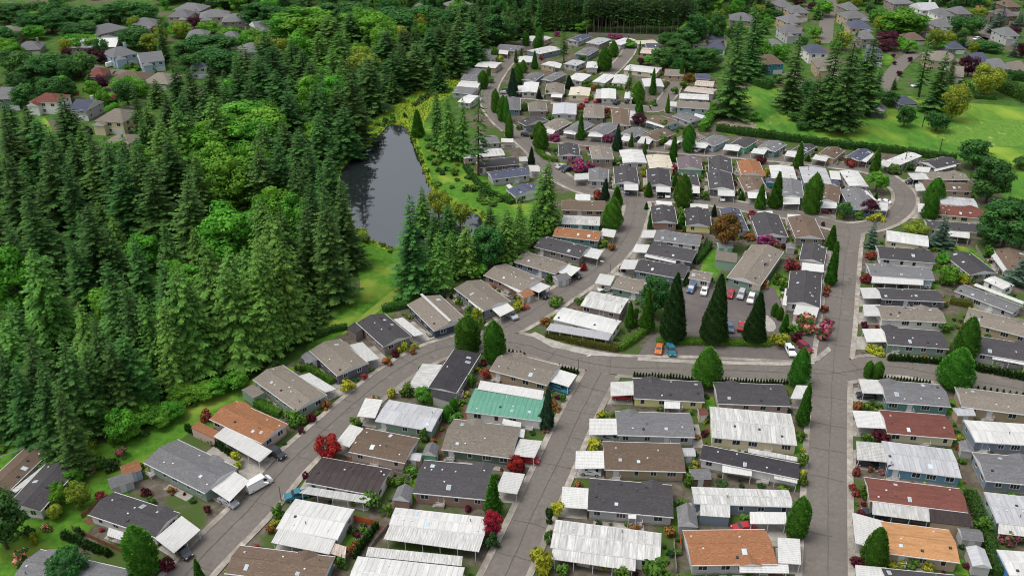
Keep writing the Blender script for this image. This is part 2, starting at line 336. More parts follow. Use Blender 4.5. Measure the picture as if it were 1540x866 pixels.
for i, (nme, P, wd, kerb, m) in enumerate(ROADS):
    z = .12 + .004*i
    mb = MB(); ribbon(mb, P, -wd/2, wd/2, z, m); structure(nme, mb)
    if kerb and i < 8:
        mk = MB(); z1 = .2 + .004*i
        dense = smooth(P, 2)
        for sgn in (-1, 1):
            ribbon(mk, dense, sgn*wd/2, sgn*(wd/2+(1.25 if i < 5 else .9)), z1+.001*sgn, M_KERB, lambda c: not on_road(c[0], c[1], .55, nme), z0=-.1)
        if mk.f: structure('kerb', mk)
    if i < 6:                                   # sealed seams and cracks in the asphalt
        mc = MB(); r = random.Random(i*5+1); N = normals(P); off = r.uniform(-.5, .5); W = []
        for p, n in zip(P, N):
            off = max(-.8, min(.8, off + r.uniform(-.12, .12))); W.append((p[0]+n[0]*off, p[1]+n[1]*off))
        ribbon(mc, W, -.055, .055, .19, M_CRACK)
        acc = 0; nxt = 6
        for j in range(1, len(P)):
            acc += hypot(P[j][0]-P[j-1][0], P[j][1]-P[j-1][1])
            if acc > nxt:
                nxt = acc + r.uniform(7, 19); n = N[j]; a0, a1 = (-.48, .48) if r.random() < .6 else ((-.48, r.uniform(-.1, .2)) if r.random() < .5 else (r.uniform(-.2, .1), .48))
                tx, ty = -n[1], n[0]; Q = []
                for k in range(6):
                    s = wd*(a0+(a1-a0)*k/5); g = r.uniform(-.18, .18); Q.append((P[j][0]+n[0]*s-tx*g, P[j][1]+n[1]*s-ty*g))
                ribbon(mc, Q, -.045, .045, .194, M_CRACK)
        structure('road_crack', mc)
        mp = MB()                               # patched and stained asphalt
        for j in range(2, len(P)-3, 3):
            if r.random() < .55:
                q0 = r.uniform(-.42, .2)*wd; q1 = q0 + r.uniform(.12, .3)*wd; ribbon(mp, P[j:j+r.choice((2, 3))], q0, q1, z+.003, M_PATCH)
        if mp.f: structure('asphalt_patch', mp)
poly('parking_lot', S("1022,440 1030,428 1100,426 1165,432 1178,470 1190,500 1150,508 1030,506 1024,470"), .13, M_LOT)
poly('parking_lot', S("958,536 975,512 990,500 998,516 1200,522 1212,490 1240,498 1246,520 1225,536 1190,542 1050,538"), .136, M_LOT)
for p in ("960,538 1050,543 1190,546 1228,537 1246,522 1250,528 1232,543 1192,551 1050,548 958,543", "796,504 805,500 840,518 900,530 930,533 926,537 885,535 830,523"):
    mbk = MB(); P = [unp(*q) for q in S(p)]
    if sum(P[i-1][0]*P[i][1]-P[i][0]*P[i-1][1] for i in range(len(P))) < 0: P.reverse()
    mbk.hexa([(x, y, 0) for x, y in P], [(x, y, .25) for x, y in P], M_CONC); structure('kerb', mbk)
for p in ("1178,470 1172,445 1186,420 1192,422 1180,445 1186,468", "1150,470 1142,490 1160,502 1170,490"):
    poly('path', S(p), .14, M_CONC, .05, 1)
for p, in (("1395,160 1398,140 1440,120 1460,118 1450,132 1420,150",),): poly('lawn', S(p), .1, M_LAWN, .3, 2)

# ------------------------------------------------------------------ manufactured homes
HOUSES = []      # (cx, cy, rot, L, w, ref) for spacing and for the labels of what stands beside them
def win_mesh(w, h, mull=1):
    def f():
        m = MB(); t = .1
        m.box(-w/2-t, w/2+t, -.03, .05, -h/2-t, -h/2, M_TRIM); m.box(-w/2-t, w/2+t, -.03, .05, h/2, h/2+t, M_TRIM)
        m.box(-w/2-t, -w/2, -.03, .05, -h/2, h/2, M_TRIM); m.box(w/2, w/2+t, -.03, .05, -h/2, h/2, M_TRIM)
        for k in range(mull): x = -w/2+w*(k+1)/(mull+1); m.box(x-.035, x+.035, -.03, .045, -h/2, h/2, M_TRIM)
        return m.mesh('window_frame')
    return cached(('win', w, h, mull), f)
def pane_mesh(w, h):
    return cached(('pane', w, h), lambda: MB().box(-w/2, w/2, -.02, .02, -h/2, h/2, M_GLASS).mesh('pane'))
def add_window(root, x, y, z, rz, w, h, mull=1, simple=False, name='window'):
    o = link(name, win_mesh(w, h, mull), root, (x, y, z), rz)
    p = link('pane', pane_mesh(w, h), o)
    return o
def box_mesh(key, dims, m):
    return cached(('box', key, dims, m.name), lambda: MB().box(*dims, m).mesh(key))
def door_mesh(m): return cached(('door', m.name), lambda: MB().box(-.55, .55, -.03, .04, 0, 2.12, M_TRIM).box(-.45, .45, .041, .06, .05, 2.02, m).mesh('door'))
def steps_mesh():
    def f():
        m = MB(); m.box(-.8, .8, 0, 1.1, 0, .6, M_CONC)
        m.box(.8, 1.2, .1, 1.0, 0, .4, M_CONC); m.box(1.2, 1.55, .1, 1.0, 0, .2, M_CONC)
        for x in (-.78, .74): m.box(x, x+.06, 1.02, 1.08, .6, 1.5, M_TRIM)
        m.box(-.78, .8, 1.02, 1.08, 1.44, 1.52, M_TRIM); m.box(-.78, .8, 1.02, 1.08, 1.0, 1.06, M_TRIM); m.box(-.8, -.74, .0, 1.08, 1.44, 1.52, M_TRIM)
        return m.mesh('entry_steps')
    return cached('steps', f)
def vent_mesh(k):
    def f():
        m = MB()
        if k == 0: m.box(-.15, .15, -.14, .14, -.08, .18, M_POLE if False else M_TRIM)
        elif k == 1: m.bar((0, 0, -.15), (0, 0, .55), .07, M_POLE); m.bar((0, 0, .5), (0, 0, .62), .13, M_POLE)
        else: m.hexa([(-.3, -.3, -.1), (.3, -.3, -.1), (.3, .3, -.1), (-.3, .3, -.1)], [(-.2, -.2, .22), (.2, -.2, .22), (.2, .2, .22), (-.2, .2, .22)], M_DARK)
        return m.mesh('roof_vent')
    return cached(('vent', k), f)
def skylight_meshes(w, h):
    fr = cached(('sky', w, h), lambda: MB().box(-w/2-.08, w/2+.08, -h/2-.08, h/2+.08, -.05, .1, M_TRIM).mesh('skylight'))
    gl = cached(('skyg', w, h), lambda: MB().box(-w/2, w/2, -h/2, h/2, .101, .13, M_SKY).mesh('skylight_glass'))
    return fr, gl
class Frame:                       # house-local frame
    def __init__(s, A, B, C):
        d = ((B[0]-A[0]), (B[1]-A[1])); s.L = hypot(*d); d = (d[0]/s.L, d[1]/s.L); n = (-d[1], d[0])
        s.w = (C[0]-A[0])*n[0]+(C[1]-A[1])*n[1]
        if s.w < 0: n = (-n[0], -n[1]); s.w = -s.w; dl = (-d[0], -d[1])
        else: dl = d
        s.c = (A[0]+d[0]*s.L/2+n[0]*s.w/2, A[1]+d[1]*s.L/2+n[1]*s.w/2)
        s.d, s.n = dl, n; s.rot = atan2(dl[1], dl[0])
    def loc(s, p): x, y = p[0]-s.c[0], p[1]-s.c[1]; return (x*s.d[0]+y*s.d[1], x*s.n[0]+y*s.n[1])
    def wld(s, p): return (s.c[0]+p[0]*s.d[0]+p[1]*s.n[0], s.c[1]+p[0]*s.d[1]+p[1]*s.n[1])
def awning(root, fr, quad, z, near, rnd_, roofm, posts=True, walls=None, ztop=None):
    """flat ribbed metal awning over a parallelogram given by three local points; posts along the outer edges"""
    p0, p1, p2 = quad; p3 = (p0[0]+p2[0]-p1[0], p0[1]+p2[1]-p1[1]); R = [p0, p1, p2, p3]
    A = sum(R[i-1][0]*R[i][1]-R[i][0]*R[i-1][1] for i in range(4))
    if A < 0: R.reverse()
    # slope: falls away from the house centre
    hz = [hypot(max(0, abs(x)-fr.L/2), max(0, abs(y)-fr.w/2)) for x, y in R]; hm = max(hz) or 1
    zz = [z + .22*(1-h/hm) for h in hz]
    m = MB(); m.hexa([(x, y, q-.09) for (x, y), q in zip(R, zz)], [(x, y, q) for (x, y), q in zip(R, zz)], roofm)
    # ribs run down the slope; the outer edge is the edge with the largest distance
    e = max(range(4), key=lambda i: hz[i]+hz[(i+1) % 4]); a, b = R[e], R[(e+1) % 4]; c, d = R[(e+2) % 4], R[(e+3) % 4]
    za, zb, zc, zd = zz[e], zz[(e+1) % 4], zz[(e+2) % 4], zz[(e+3) % 4]
    lw = hypot(b[0]-a[0], b[1]-a[1]); n = max(2, int(lw/(.45 if near else .9)))
    lp = lambda p, q, t: tuple(u*(1-t)+v*t for u, v in zip(p, q))
    if roofm not in (ROOF['blk'][0],):
        for k in range(n+1):
            t = min(max(k/n, .015), .985); u = lp((*a, za), (*b, zb), t); v = lp((*d, zd), (*c, zc), t); h = .035
            ex = ((b[0]-a[0])/lw*h, (b[1]-a[1])/lw*h)
            q = [(u[0]-ex[0], u[1]-ex[1], u[2]), (u[0]+ex[0], u[1]+ex[1], u[2]), (v[0]+ex[0], v[1]+ex[1], v[2]), (v[0]-ex[0], v[1]-ex[1], v[2])]
            m.hexa([(x, y, s-.02) for x, y, s in q], [(x, y, s+.05) for x, y, s in q], roofm)
    aw = link('carport_roof' if posts and not walls else 'annex_roof', m.mesh('awning'), root)
    if walls:
        mw = MB(); k = .12; cx = sum(p[0] for p in R)/4; cy = sum(p[1] for p in R)/4
        Q = [(x+(cx-x)*k*.4, y+(cy-y)*k*.4) for x, y in R]
        mw.hexa([(x, y, 0) for x, y in Q], [(x, y, q-.1) for (x, y), q in zip(Q, zz)], walls); link('annex_wall', mw.mesh('annex_wall'), root)
    elif posts:
        np_ = max(2, int(lw/3.2)+1)
        pm = box_mesh('post', (-.06, .06, -.06, .06, 0, 1), M_TRIM)
        for k in range(np_):
            t = .04+.92*k/(np_-1); u = lp((*a, za), (*b, zb), t); s = .94
            v = lp((*d, zd), (*c, zc), t); x, y, h = (u[0]*s+v[0]*(1-s), u[1]*s+v[1]*(1-s), u[2]*s+v[2]*(1-s))
            link('post', pm, root, (x, y, 0), 0, (1, 1, h-.09))
    return R
def gable_roof(L, w, ez, rise, ov, m, trim=True, hip=0.0):
    """pitched roof slab with overhang; ridge along x"""
    b = MB(); x = L/2; y = w/2; t = .14; hx = x - hip
    sl = rise/y
    b.face([(-x, -y, ez), (x, -y, ez), (hx, 0, ez+rise), (-hx, 0, ez+rise)], m)
    b.face([(x, y, ez), (-x, y, ez), (-hx, 0, ez+rise), (hx, 0, ez+rise)], m)
    b.face([(-x, -y, ez-t), (-x, y, ez-t), (x, y, ez-t), (x, -y, ez-t)], M_TRIM)
    if hip:
        b.face([(x, -y, ez), (x, y, ez), (hx, 0, ez+rise)], m); b.face([(-x, y, ez), (-x, -y, ez), (-hx, 0, ez+rise)], m)
        b.face([(-x, -y, ez-t), (-x, -y, ez), (-x, y, ez), (-x, y, ez-t)][::-1], M_TRIM); b.face([(x, -y, ez-t), (x, -y, ez), (x, y, ez), (x, y, ez-t)], M_TRIM)
    else:
        for s in (-1, 1):
            q = [(s*x, -y, ez-t), (s*x, -y, ez), (s*x, 0, ez+rise), (s*x, y, ez), (s*x, y, ez-t)]
            b.face(q if s < 0 else q[::-1], M_TRIM)
    b.face([(-x, -y, ez-t), (x, -y, ez-t), (x, -y, ez), (-x, -y, ez)], M_TRIM)
    b.face([(x, y, ez-t), (-x, y, ez-t), (-x, y, ez), (x, y, ez)], M_TRIM)
    return b
def roof_trim(L, w, ez, rise):
    b = MB(); x = L/2; y = w/2
    for s in (-1, 1): b.box(-x-.02, x+.02, s*(y+.05)-.055, s*(y+.05)+.055, ez-.16, ez+.015, M_TRIM)
    return b
def place_roofbits(root, rr, L, w, ez, rise, rk, near, metal):
    sl = atan2(rise, w/2)
    def at(x, y, dz=0): return (x, y, ez + rise*(1-abs(y)/(w/2)) + dz)
    def put(name, me, x, y, tilt=True):
        o = link(name, me, root, at(x, y)); o.rotation_euler = ((sl if y < 0 else -sl) if tilt else 0, 0, 0); return o
    used = []
    def free(x, y):
        if any(abs(x-a) < 1.1 and abs(y-b) < .9 for a, b in used): return False
        used.append((x, y)); return True
    if not metal or rr.random() < .2:
        for k in range(rr.choice((1, 1, 2, 2)) if near else rr.choice((0, 1, 1))):
            x, y = rr.uniform(-.42, .42)*L, rr.choice((-1, -1, 1))*rr.uniform(.2, .34)*w
            if free(x, y):
                a, b = rr.choice(((.5, .95), (.5, .5), (.7, 1.05), (.5, .5))); f, g = skylight_meshes(a, b)
                o = put('skylight', f, x, y); link('skylight_glass', g, o)
    n = (rr.choice((4, 5, 6, 7)) if near else 2)
    for k in range(n):
        x, y = rr.uniform(-.46, .46)*L, rr.choice((-1, -1, 1))*rr.uniform(.08, .36)*w
        if free(x, y):
            q = rr.choice((0, 0, 0, 1, 2)); put('roof_vent', vent_mesh(q), x, y, q != 1)
def home(tile, P, roof, wall, ref, car=(), ez=2.75, extra=(), label=None, opts='', z2=None):
    """P: string of three eave corners in the survey tile (an item 'B2:x,y' is in another tile)"""
    def pts(s):
        out = []
        for q in s.split():
            t = tile
            if ':' in q: t, q = q.split(':')
            a, b = q.split(','); out.append((t, float(a), float(b)))
        return out
    Q = pts(P); A, B, C = [tp(*q, z=ez) for q in Q]
    fr = Frame(A, B, C); rr = random.Random(len(HOUSES)*13+5)
    L, w = max(6, min(fr.L, 24)), max(3.6, min(fr.w, 11.5))
    if 'v' in opts or fr.L > 24 or fr.w > 11 or fr.w < 4 or fr.L < 7: print('HOME %3d L %.1f w %.1f  %s' % (len(HOUSES), fr.L, fr.w, ref))
    near = fr.c[1] < 322; metal = roof in METAL
    rm, rdesc = ROOF[roof]; wm, wdesc = WALL[wall]
    root = empty('manufactured_home', (*fr.c, 0), fr.rot)
    tag(root, label or f"{rdesc} roofed {wdesc} home, {ref}", 'house', 'manufactured homes in the park')
    ov = .38 if not metal else .22
    wx, wy = L/2-ov, w/2-ov
    rise = (w/2)*(.1 if metal else .24)
    if roof == 'blk': rise = .12*w/2
    # walls with gable ends
    mw = MB(); zt = ez - .15; zg = ez + rise - .2
    for s in (-1, 1):
        q = [(-wx, s*wy, .45), (wx, s*wy, .45), (wx, s*wy, zt), (-wx, s*wy, zt)]; mw.face(q if s < 0 else q[::-1], wm)
        q = [(s*wx, -wy, .45), (s*wx, wy, .45), (s*wx, wy, zt), (s*wx, 0, zg), (s*wx, -wy, zt)]; mw.face(q if s > 0 else q[::-1], wm)
    link('wall', mw.mesh('wall'), root)
    link('skirting', MB().box(-wx+.03, wx-.03, -wy+.03, wy-.03, 0, .45, M_CONC if rr.random() < .5 else wm).mesh('skirting'), root)
    ro = link('roof', gable_roof(L, w, ez, rise, ov, rm).mesh('roof'), root)
    link('gutter', roof_trim(L, w, ez, rise).mesh('gutter'), root)
    sl = atan2(rise, w/2); sw = hypot(rise, w/2)
    if metal:                                    # roof panels: separate sheets with raised seams
        if near:
            pw = rr.choice((1.0, 1.2, 1.35)); n = int(L/pw); pw = L/n
            pm = cached(('panel', round(pw, 2), round(sw, 1), rm.name), lambda: MB().box(-pw/2+.02, pw/2-.02, -sw/2+.02, sw/2-.03, .0, .025, rm)
                        .box(-pw/2+.001, -pw/2+.06, -sw/2, sw/2, 0.001, .07, rm).mesh('roof_panel'))
            for k in range(n):
                for s in (-1, 1):
                    o = link('roof_panel', pm, ro, (-L/2+pw*(k+.5), s*w/4, ez+rise/2+.012+rr.uniform(0, .012)))
                    o.rotation_euler = (-s*sl, 0, 0)
        link('ridge_cap', MB().box(-L/2, L/2, -.16, .16, ez+rise+.0, ez+rise+.06, rm).mesh('ridge_cap'), ro)
    elif near:
        link('ridge_cap', MB().hexa([(-L/2, -.18, ez+rise-.05), (L/2, -.18, ez+rise-.05), (L/2, .18, ez+rise-.05), (-L/2, .18, ez+rise-.05)],
                                    [(-L/2, -.03, ez+rise+.035), (L/2, -.03, ez+rise+.035), (L/2, .03, ez+rise+.035), (-L/2, .03, ez+rise+.035)], rm).mesh('ridge_cap'), ro)
    if 'G' in opts or (not metal and near and 'n' not in opts and w > 6.3 and rr.random() < .55 and roof != 'blk'):
        # low cross gable on one slope
        gx = rr.uniform(.15, .36)*L*rr.choice((-1, 1)); gy = w/2 if 'N' not in opts else -w/2; gw = rr.uniform(1.7, 2.4); gr = min(rise*.8, gw*.3)
        s = 1 if gy > 0 else -1; b = MB(); yo = gy+s*.35; yi = s*(w/2)*(1-(gr/rise))
        b.face([(gx-gw, yo, ez+.02), (gx, yo, ez+gr+.02), (gx, yi-s*.05, ez+gr+.02)][::s], rm); b.face([(gx-gw, yo, ez+.02), (gx, yi-s*.05, ez+gr+.02), (gx-gw, gy-s*.1, ez+.03)][::s], rm)
        b.face([(gx+gw, yo, ez+.02), (gx, yo, ez+gr+.02), (gx, yi-s*.05, ez+gr+.02)][::-s], rm); b.face([(gx+gw, yo, ez+.02), (gx, yi-s*.05, ez+gr+.02), (gx+gw, gy-s*.1, ez+.03)][::-s], rm)
        b.face([(gx-gw, yo+s*.01, ez-.1), (gx+gw, yo+s*.01, ez-.1), (gx+gw, yo+s*.01, ez+.02), (gx, yo+s*.01, ez+gr+.02), (gx-gw, yo+s*.01, ez+.02)][::-s], M_TRIM)
        link('dormer_roof', b.mesh('dormer_roof'), root)
    # openings
    zc = 1.75
    for s in (-1, 1):
        n = max(2, int(L/(3.4 if near else 4.5))); kd = rr.randrange(n) if near else -1
        for k in range(n):
            x = -wx + 2*wx*(k+.5)/n + rr.uniform(-.5, .5); rz = 0 if s > 0 else pi
            if k == kd:
                link('door', door_mesh(rr.choice((M_TRIM, M_TRIM, wm))), root, (x, s*(wy), .5), rz); link('entry_steps', steps_mesh(), root, (x, s*wy, 0), rz)
            else:
                a, b_, ml = rr.choice(((1.5, 1.1, 1), (.8, 1.1, 0), (1.7, 1.1, 2), (1.1, .95, 1)))
                add_window(root, x, s*wy, zc, rz, a, b_, ml)
        for q in ((-.22, .22) if w > 6.3 else (0,)):
            a = rr.choice((1.0, 1.4)); big = 'B' in opts
            if big or rr.random() < .75: add_window(root, s*wx, q*w, zc, -s*pi/2, 1.5 if big else a, 1.35 if big else 1.05, 2 if big else 1)
    place_roofbits(root, rr, L, w, ez, rise, roof, near, metal)
    for kind, q, z, *m in [('c', c, 2.5) if isinstance(c, str) else c for c in list(car)+list(extra)]:
        q3 = [fr.loc(tp(*t, z=z)) for t in pts(q)]
        am = m[0] if m else ROOF['wht'][0]
        if kind == 'c':
            R = awning(root, fr, q3, z, near, rr, am)
            W = [fr.wld(p) for p in R]; cx, cy = sum(p[0] for p in W)/4, sum(p[1] for p in W)/4
            dx, dy = fr.loc((cx, cy)); 
            ax = (1 if dx > 0 else -1, 0) if abs(dx)/L > abs(dy)/w else (0, 1 if dy > 0 else -1)
            ww = [(p[0]+(fr.wld(ax)[0]-fr.c[0])*g, p[1]+(fr.wld(ax)[1]-fr.c[1])*g) for p, (lx, ly) in zip(W, R) for g in ((3.2 if near else 2.2) if (lx*ax[0]+ly*ax[1]) > (dx*ax[0]+dy*ax[1]) else 0,)]
            DRIVES.append(ww)
        elif kind == 'x': awning(root, fr, q3, z, near, rr, am, True, wm)
        elif kind == 'a': awning(root, fr, q3, z, near, rr, am, True)
        elif kind == 'g': awning(root, fr, q3, z, near, rr, am, False)
    HOUSES.append(dict(c=fr.c, rot=fr.rot, L=L, w=w, ref=ref, fr=fr, near=near, root=root))
    return root
DRIVES = []
wth, sil, crm, blk, gryR, rusR, drkR, tanR, charR, rstR = (ROOF[k][0] for k in ('wth', 'sil', 'crm', 'blk', 'gry', 'rus', 'drk', 'tan', 'char', 'rst'))
def row(phrase):                           # homes of a row are counted along it
    n = [0]
    def h(tile, P, roof, wall, car=(), **k):
        n[0] += 1; return home(tile, P, roof, wall, f"{ORD[n[0]-1]} {phrase}", [car] if isinstance(car, str) and car else list(car), **k)
    return h
h = row("up the pond lane's lawn side")
h('A3', "60,880 560,1000 700,835", 'gry', 'white', opts='G')
h('A3', "465,540 822,660 975,540", 'char', 'white', "820,670 920,745 1062,620", extra=[('a', "565,650 690,690 700,650", 2.5)], opts='G')
h('A3', "760,265 1085,428 1255,292", 'gry', 'sage', "1105,402 1215,472 1322,362", opts='G')
h('A3', "1108,35 1388,165 B3:185,62", 'rus', 'pink', "1130,128 1375,262 1442,205", extra=[('x', "1010,80 1135,140 1168,105", 2.4, rusR)])
h('B2', "0,600 232,768 388,680", 'tan', 'sage', "243,585 385,672 443,650", extra=[('x', "-60,655 5,700 65,672", 2.4, tanR)])
h('B2', "300,447 448,582 614,517", 'tan', 'slate', "510,420 600,510 672,490")
h('B2', "550,300 692,428 848,378", 'char', 'taupe', "745,285 855,375 905,360", extra=[('x', "500,325 545,360 585,335", 2.4, charR)])
h('B2', "818,203 962,345 1118,270", 'tan', 'navy', (), extra=[('g', "885,150 1040,298 1052,292", 3.9)], opts='n')
h('B2', "1066,118 1225,238 1370,190", 'tan', 'bluegrey', "1265,230 1310,268 1388,230", extra=[('a', "1140,185 1215,245 1225,238", 2.5)])
h('B2', "1222,48 1432,135 C2:205,70", 'tan', 'pinkbrown', "C2:120,122 C2:178,142 C2:240,108", extra=[('a', "1310,90 1430,155 1440,145", 2.5)])
h('C1', "45,682 265,748 325,690", 'tan', 'bluegrey', "275,740 350,758 400,715")
h('C1', "150,602 395,662 440,602", 'char', 'taupe', "412,655 490,668 520,622")
h('C1', "250,545 495,572 507,522", 'rus', 'teal', "500,545 575,555 588,515", opts='n')
h('C1', "297,480 500,490 508,445", 'wth', 'teal')
h('C1', "297,408 535,412 545,362", 'brn', 'tanw', "370,358 450,360 450,325")
h('B1', "1340,302 C1:50,340 C1:165,268", 'blu', 'white', extra=[('a', "1340,278 C1:40,318 C1:60,310", 2.5)])
h('B1', "1270,247 C1:135,222 C1:128,180", 'blu', 'ltgrey', "C1:130,205 C1:185,205 C1:175,172")
h('B1', "1200,185 C1:75,165 C1:65,125", 'char', 'brown', "C1:75,155 C1:120,150 C1:115,125")
h('B1', "1118,135 C1:0,118 C1:-15,80", 'wth', 'pink', ())
h('B0', "1210,765 1310,755 1300,715", 'gry', 'ltgrey', "1315,755 1380,755 1380,735")
h = row("up the pond lane's inner side")
h('B3', "-150,850 370,915 447,765", 'brn', 'bluegrey')
h('B3', "125,612 450,672 548,515", 'wht', 'ltgrey', "98,688 405,750 440,680", extra=[('a', "405,745 490,770 497,712", 2.3, rstR)])
h('B3', "278,370 655,440 738,302", 'drk', 'white', [('a', "245,425 595,480 645,450", 2.4, wth)])
h('B3', "508,208 805,268 885,138", 'brn', 'pink', "438,160 512,188 588,88", opts='n')
h('B3', "648,45 948,98 B2:1003,757", 'sil', 'sage', "B2:552,795 B2:648,808 B2:690,710")
h('B2', "1078,672 1206,466 930,642", 'blk', 'ltgrey', [('c', "820,640 930,650 1005,525", 2.5, wth), ('x', "950,690 1060,722 1085,672", 2.4, blk)])
h = row("up the central lane's west side")
h('B3', "490,935 1080,1000 1105,820", 'wht', 'white', extra=[('a', "612,710 1112,760 1105,815", 2.6, wth)])
h('B3', "722,592 1228,647 1235,555", 'wht', 'ltgrey', [('a', "692,670 1197,737 1228,650", 2.5, wth)])
h('B3', "848,425 1235,462 1280,285", 'char', 'pinkbrown', "1285,420 1400,432 1442,325", opts='G')
h('B3', "998,195 1372,243 1402,75", 'tan', 'dkgreen', "C3:35,232 C3:155,240 C3:195,150", extra=[('a', "C3:60,130 C3:98,135 C3:105,92", 2.6)], opts='G')
h('B2', "1127,770 C2:190,820 C2:200,690", 'grn', 'white', (), extra=[('g', "1190,655 C2:195,712 C2:205,660", 2.85), ('a', "B2:1320,835 C2:80,855 C2:85,830", 2.4)])
h('B2', "1252,550 C2:222,632 C2:285,525", 'tan', 'tanw', "C2:230,612 C2:335,640 C2:380,575", opts='G')
h = row("up the central lane's east side")
h('C3', "238,712 820,790 838,642", 'wth', 'white', [('a', "243,775 688,838 690,775", 2.4, wth)])
h('C3', "435,515 890,555 888,385", 'char', 'ltgrey', "293,500 435,515 440,405", extra=[('a', "650,560 692,562 692,545", 2.5)], opts='G')
h('C3', "525,302 955,315 925,165", 'brn', 'tanw', "370,298 528,300 527,206", opts='n')
h('C3', "593,120 1005,132 C2:985,780", 'gry', 'ltgrey', "443,118 592,122 590,36", opts='G')
h('C2', "680,700 1055,720 1045,612", 'char', 'yellow', "557,688 678,686 675,612", extra=[('a', "840,752 925,755 925,716", 2.3)])
h = row("up the straight lane's west side")
h('C3', "985,808 D3:103,802 D3:45,618", 'rus', 'ltgrey', "D3:105,800 D3:228,805 D3:222,668", extra=[('a', "1240,848 D3:165,850 D3:160,805", 2.4)], opts='N')
h('C3', "1000,480 D3:190,500 1190,402", 'wth', 'bluegrey', "1295,588 1490,590 1485,530", extra=[('x', "1030,545 1190,555 1190,478", 2.5, wth)], label=None)
h('C3', "1030,247 1552,352 1550,270", 'blk', 'white', [('a', "1148,315 1305,338 1305,292", 2.3), ('a', "D3:85,350 D3:208,375 D3:210,322", 2.4, wth), ('g', "1285,215 1545,262 1545,235", 2.7, wth)])
h('C3', "1092,130 D3:207,173 D3:185,10", 'wth', 'cream')
h('C2', "1125,728 1510,742 D2:135,628", 'char', 'pink', "D2:170,705 D2:240,705 D2:270,632")
h = row("up the straight lane's east side")
h('D3', "690,950 1090,990 1060,862", 'char', 'white', "520,910 690,930 680,825")
h('D3', "690,745 1070,795 1062,628", 'org', 'tanw', "515,690 690,745 665,578", opts='n')
h('D3', "590,465 1113,530 1082,405", 'red', 'tanw', [('a', "605,538 910,578 905,512", 2.4, wth), ('x', "915,580 1130,605 1115,538", 2.5, drkR)], opts='n')
h('D3', "690,295 1078,345 1030,198", 'sil', 'blue', [('c', "525,250 690,268 680,168", 2.5, wth)])
h('D3', "685,110 1050,140 1000,15", 'red', 'cream', "525,78 685,90 655,0", opts='n')
h('D2', "680,720 1022,745 985,628", 'gry', 'teal', "553,672 685,682 660,607")
h('D2', "685,415 1012,440 985,345", 'char', 'sage', "575,402 682,405 655,335")
h('D2', "655,282 1000,300 965,225", 'tan', 'white', "560,265 652,268 645,207")
h('D2', "655,175 985,190 960,130", 'char', 'slate', "557,172 660,175 640,118")
h('D2', "597,52 937,75 D1:930,715", 'gry', 'ltblue', [('a', "600,88 875,102 875,72", 2.4)])
h('D1', "645,665 940,690 925,622", 'char', 'white')
h('D1', "680,570 905,602 895,545", 'wht', 'cream')
h('D1', "900,508 1215,532 1218,485", 'char', 'cream', [('a', "1000,545 1120,558 1120,530", 2.4)])
h('D1', "940,430 1200,455 1190,400", 'red', 'cream', "848,418 900,425 895,378")
h('D1', "970,375 1165,392 1160,350", 'sil', 'ltblue')
h('D1', "890,305 1145,310 1130,265", 'brn', 'tanw', "835,308 905,308 900,272")
h('D1', "910,250 1120,248 1100,207", 'tan', 'taupe', "820,248 915,250 885,215")
h = row("up the park's outer eastern column")
h('D3', "1330,860 1600,880 1275,728", 'wht', 'brightblue')
h('D3', "1262,580 1600,620 1185,420", 'sil', 'sage', [('a', "1270,640 1500,665 1500,600", 2.4, wth)])
h('D3', "1205,362 1560,395 1125,210", 'gry', 'bluegrey')
h('D3', "1150,155 1530,180 1075,40", 'wht', 'bluegrey')
h('D2', "1078,745 1520,800 1045,640", 'tan', 'tanw', opts='n')
h('D2', "1150,460 1500,520 1500,425", 'char', 'ltgrey', [('a', "1240,492 1420,525 1420,498", 2.4)])
h('D2', "1090,292 1450,385 1450,305", 'tan', 'tanw')
h('D2', "1040,132 1350,250 1400,212", 'gry', 'ltgrey', [('g', "1140,105 1400,205 1412,190", 2.7)])
h('D1', "985,645 1120,752 1255,732", 'char', 'ltgrey', opts='B')
h('D1', "1245,615 1320,725 1395,615", 'brn', 'white', [('a', "1235,650 1300,735 1318,722", 2.4)])
h = row("in the block around the clubhouse")
h('C2', "252,282 568,358 618,292", 'wht', 'white', [('a', "215,338 545,395 568,360", 2.4, sil)])
h('C2', "398,208 608,252 660,175", 'wth', 'taupe')
h('C2', "562,115 730,150 765,85", 'tan', 'sage', "472,92 555,108 582,55")
h('C1', "685,728 945,775 978,712", 'char', 'bluegrey', "605,720 683,725 705,675")
h('C1', "745,640 985,685 1020,622", 'char', 'slate', ["670,630 745,638 765,595", ('a', "735,655 900,690 905,680", 2.5)])
h('C1', "785,568 1030,598 1050,545", 'gry', 'white', "715,555 785,558 800,517")
h('C1', "780,475 768,390 910,470", 'char', 'pinkbrown', "800,378 885,385 880,365")
h('C1', "955,490 950,400 1090,485", 'char', 'yellow', "980,398 1075,402 1072,378")
h('C1', "1288,515 1240,405 1180,520", 'blu', 'ltgrey')
h('D1', "160,552 110,435 0,550", 'char', 'ltgrey', "0,435 80,432 75,412")
h('D1', "352,562 300,452 205,570", 'brn', 'taupe', "155,455 225,458 225,432", opts='n')
h('D1', "350,692 365,605 215,685", 'char', 'white', "230,725 348,738 350,700")
h('D2', "328,222 338,50 150,195", 'char', 'white', ["185,255 310,272 325,222", ('a', "128,205 150,210 165,125", 2.4)], opts='GB')
h = row("along the upper lane's inner row")
h('C1', "442,255 443,190 548,255", 'gry', 'ltgrey', "365,250 440,248 440,215", opts='B')
h('C1', "580,268 572,182 707,268", 'char', 'ltgrey', "628,302 705,305 703,268")
h('C1', "752,280 748,193 878,278", 'char', 'ltgrey', "798,312 876,315 874,282")
h('C1', "950,280 935,210 1030,280", 'char', 'mint', "985,318 1030,320 1028,285")
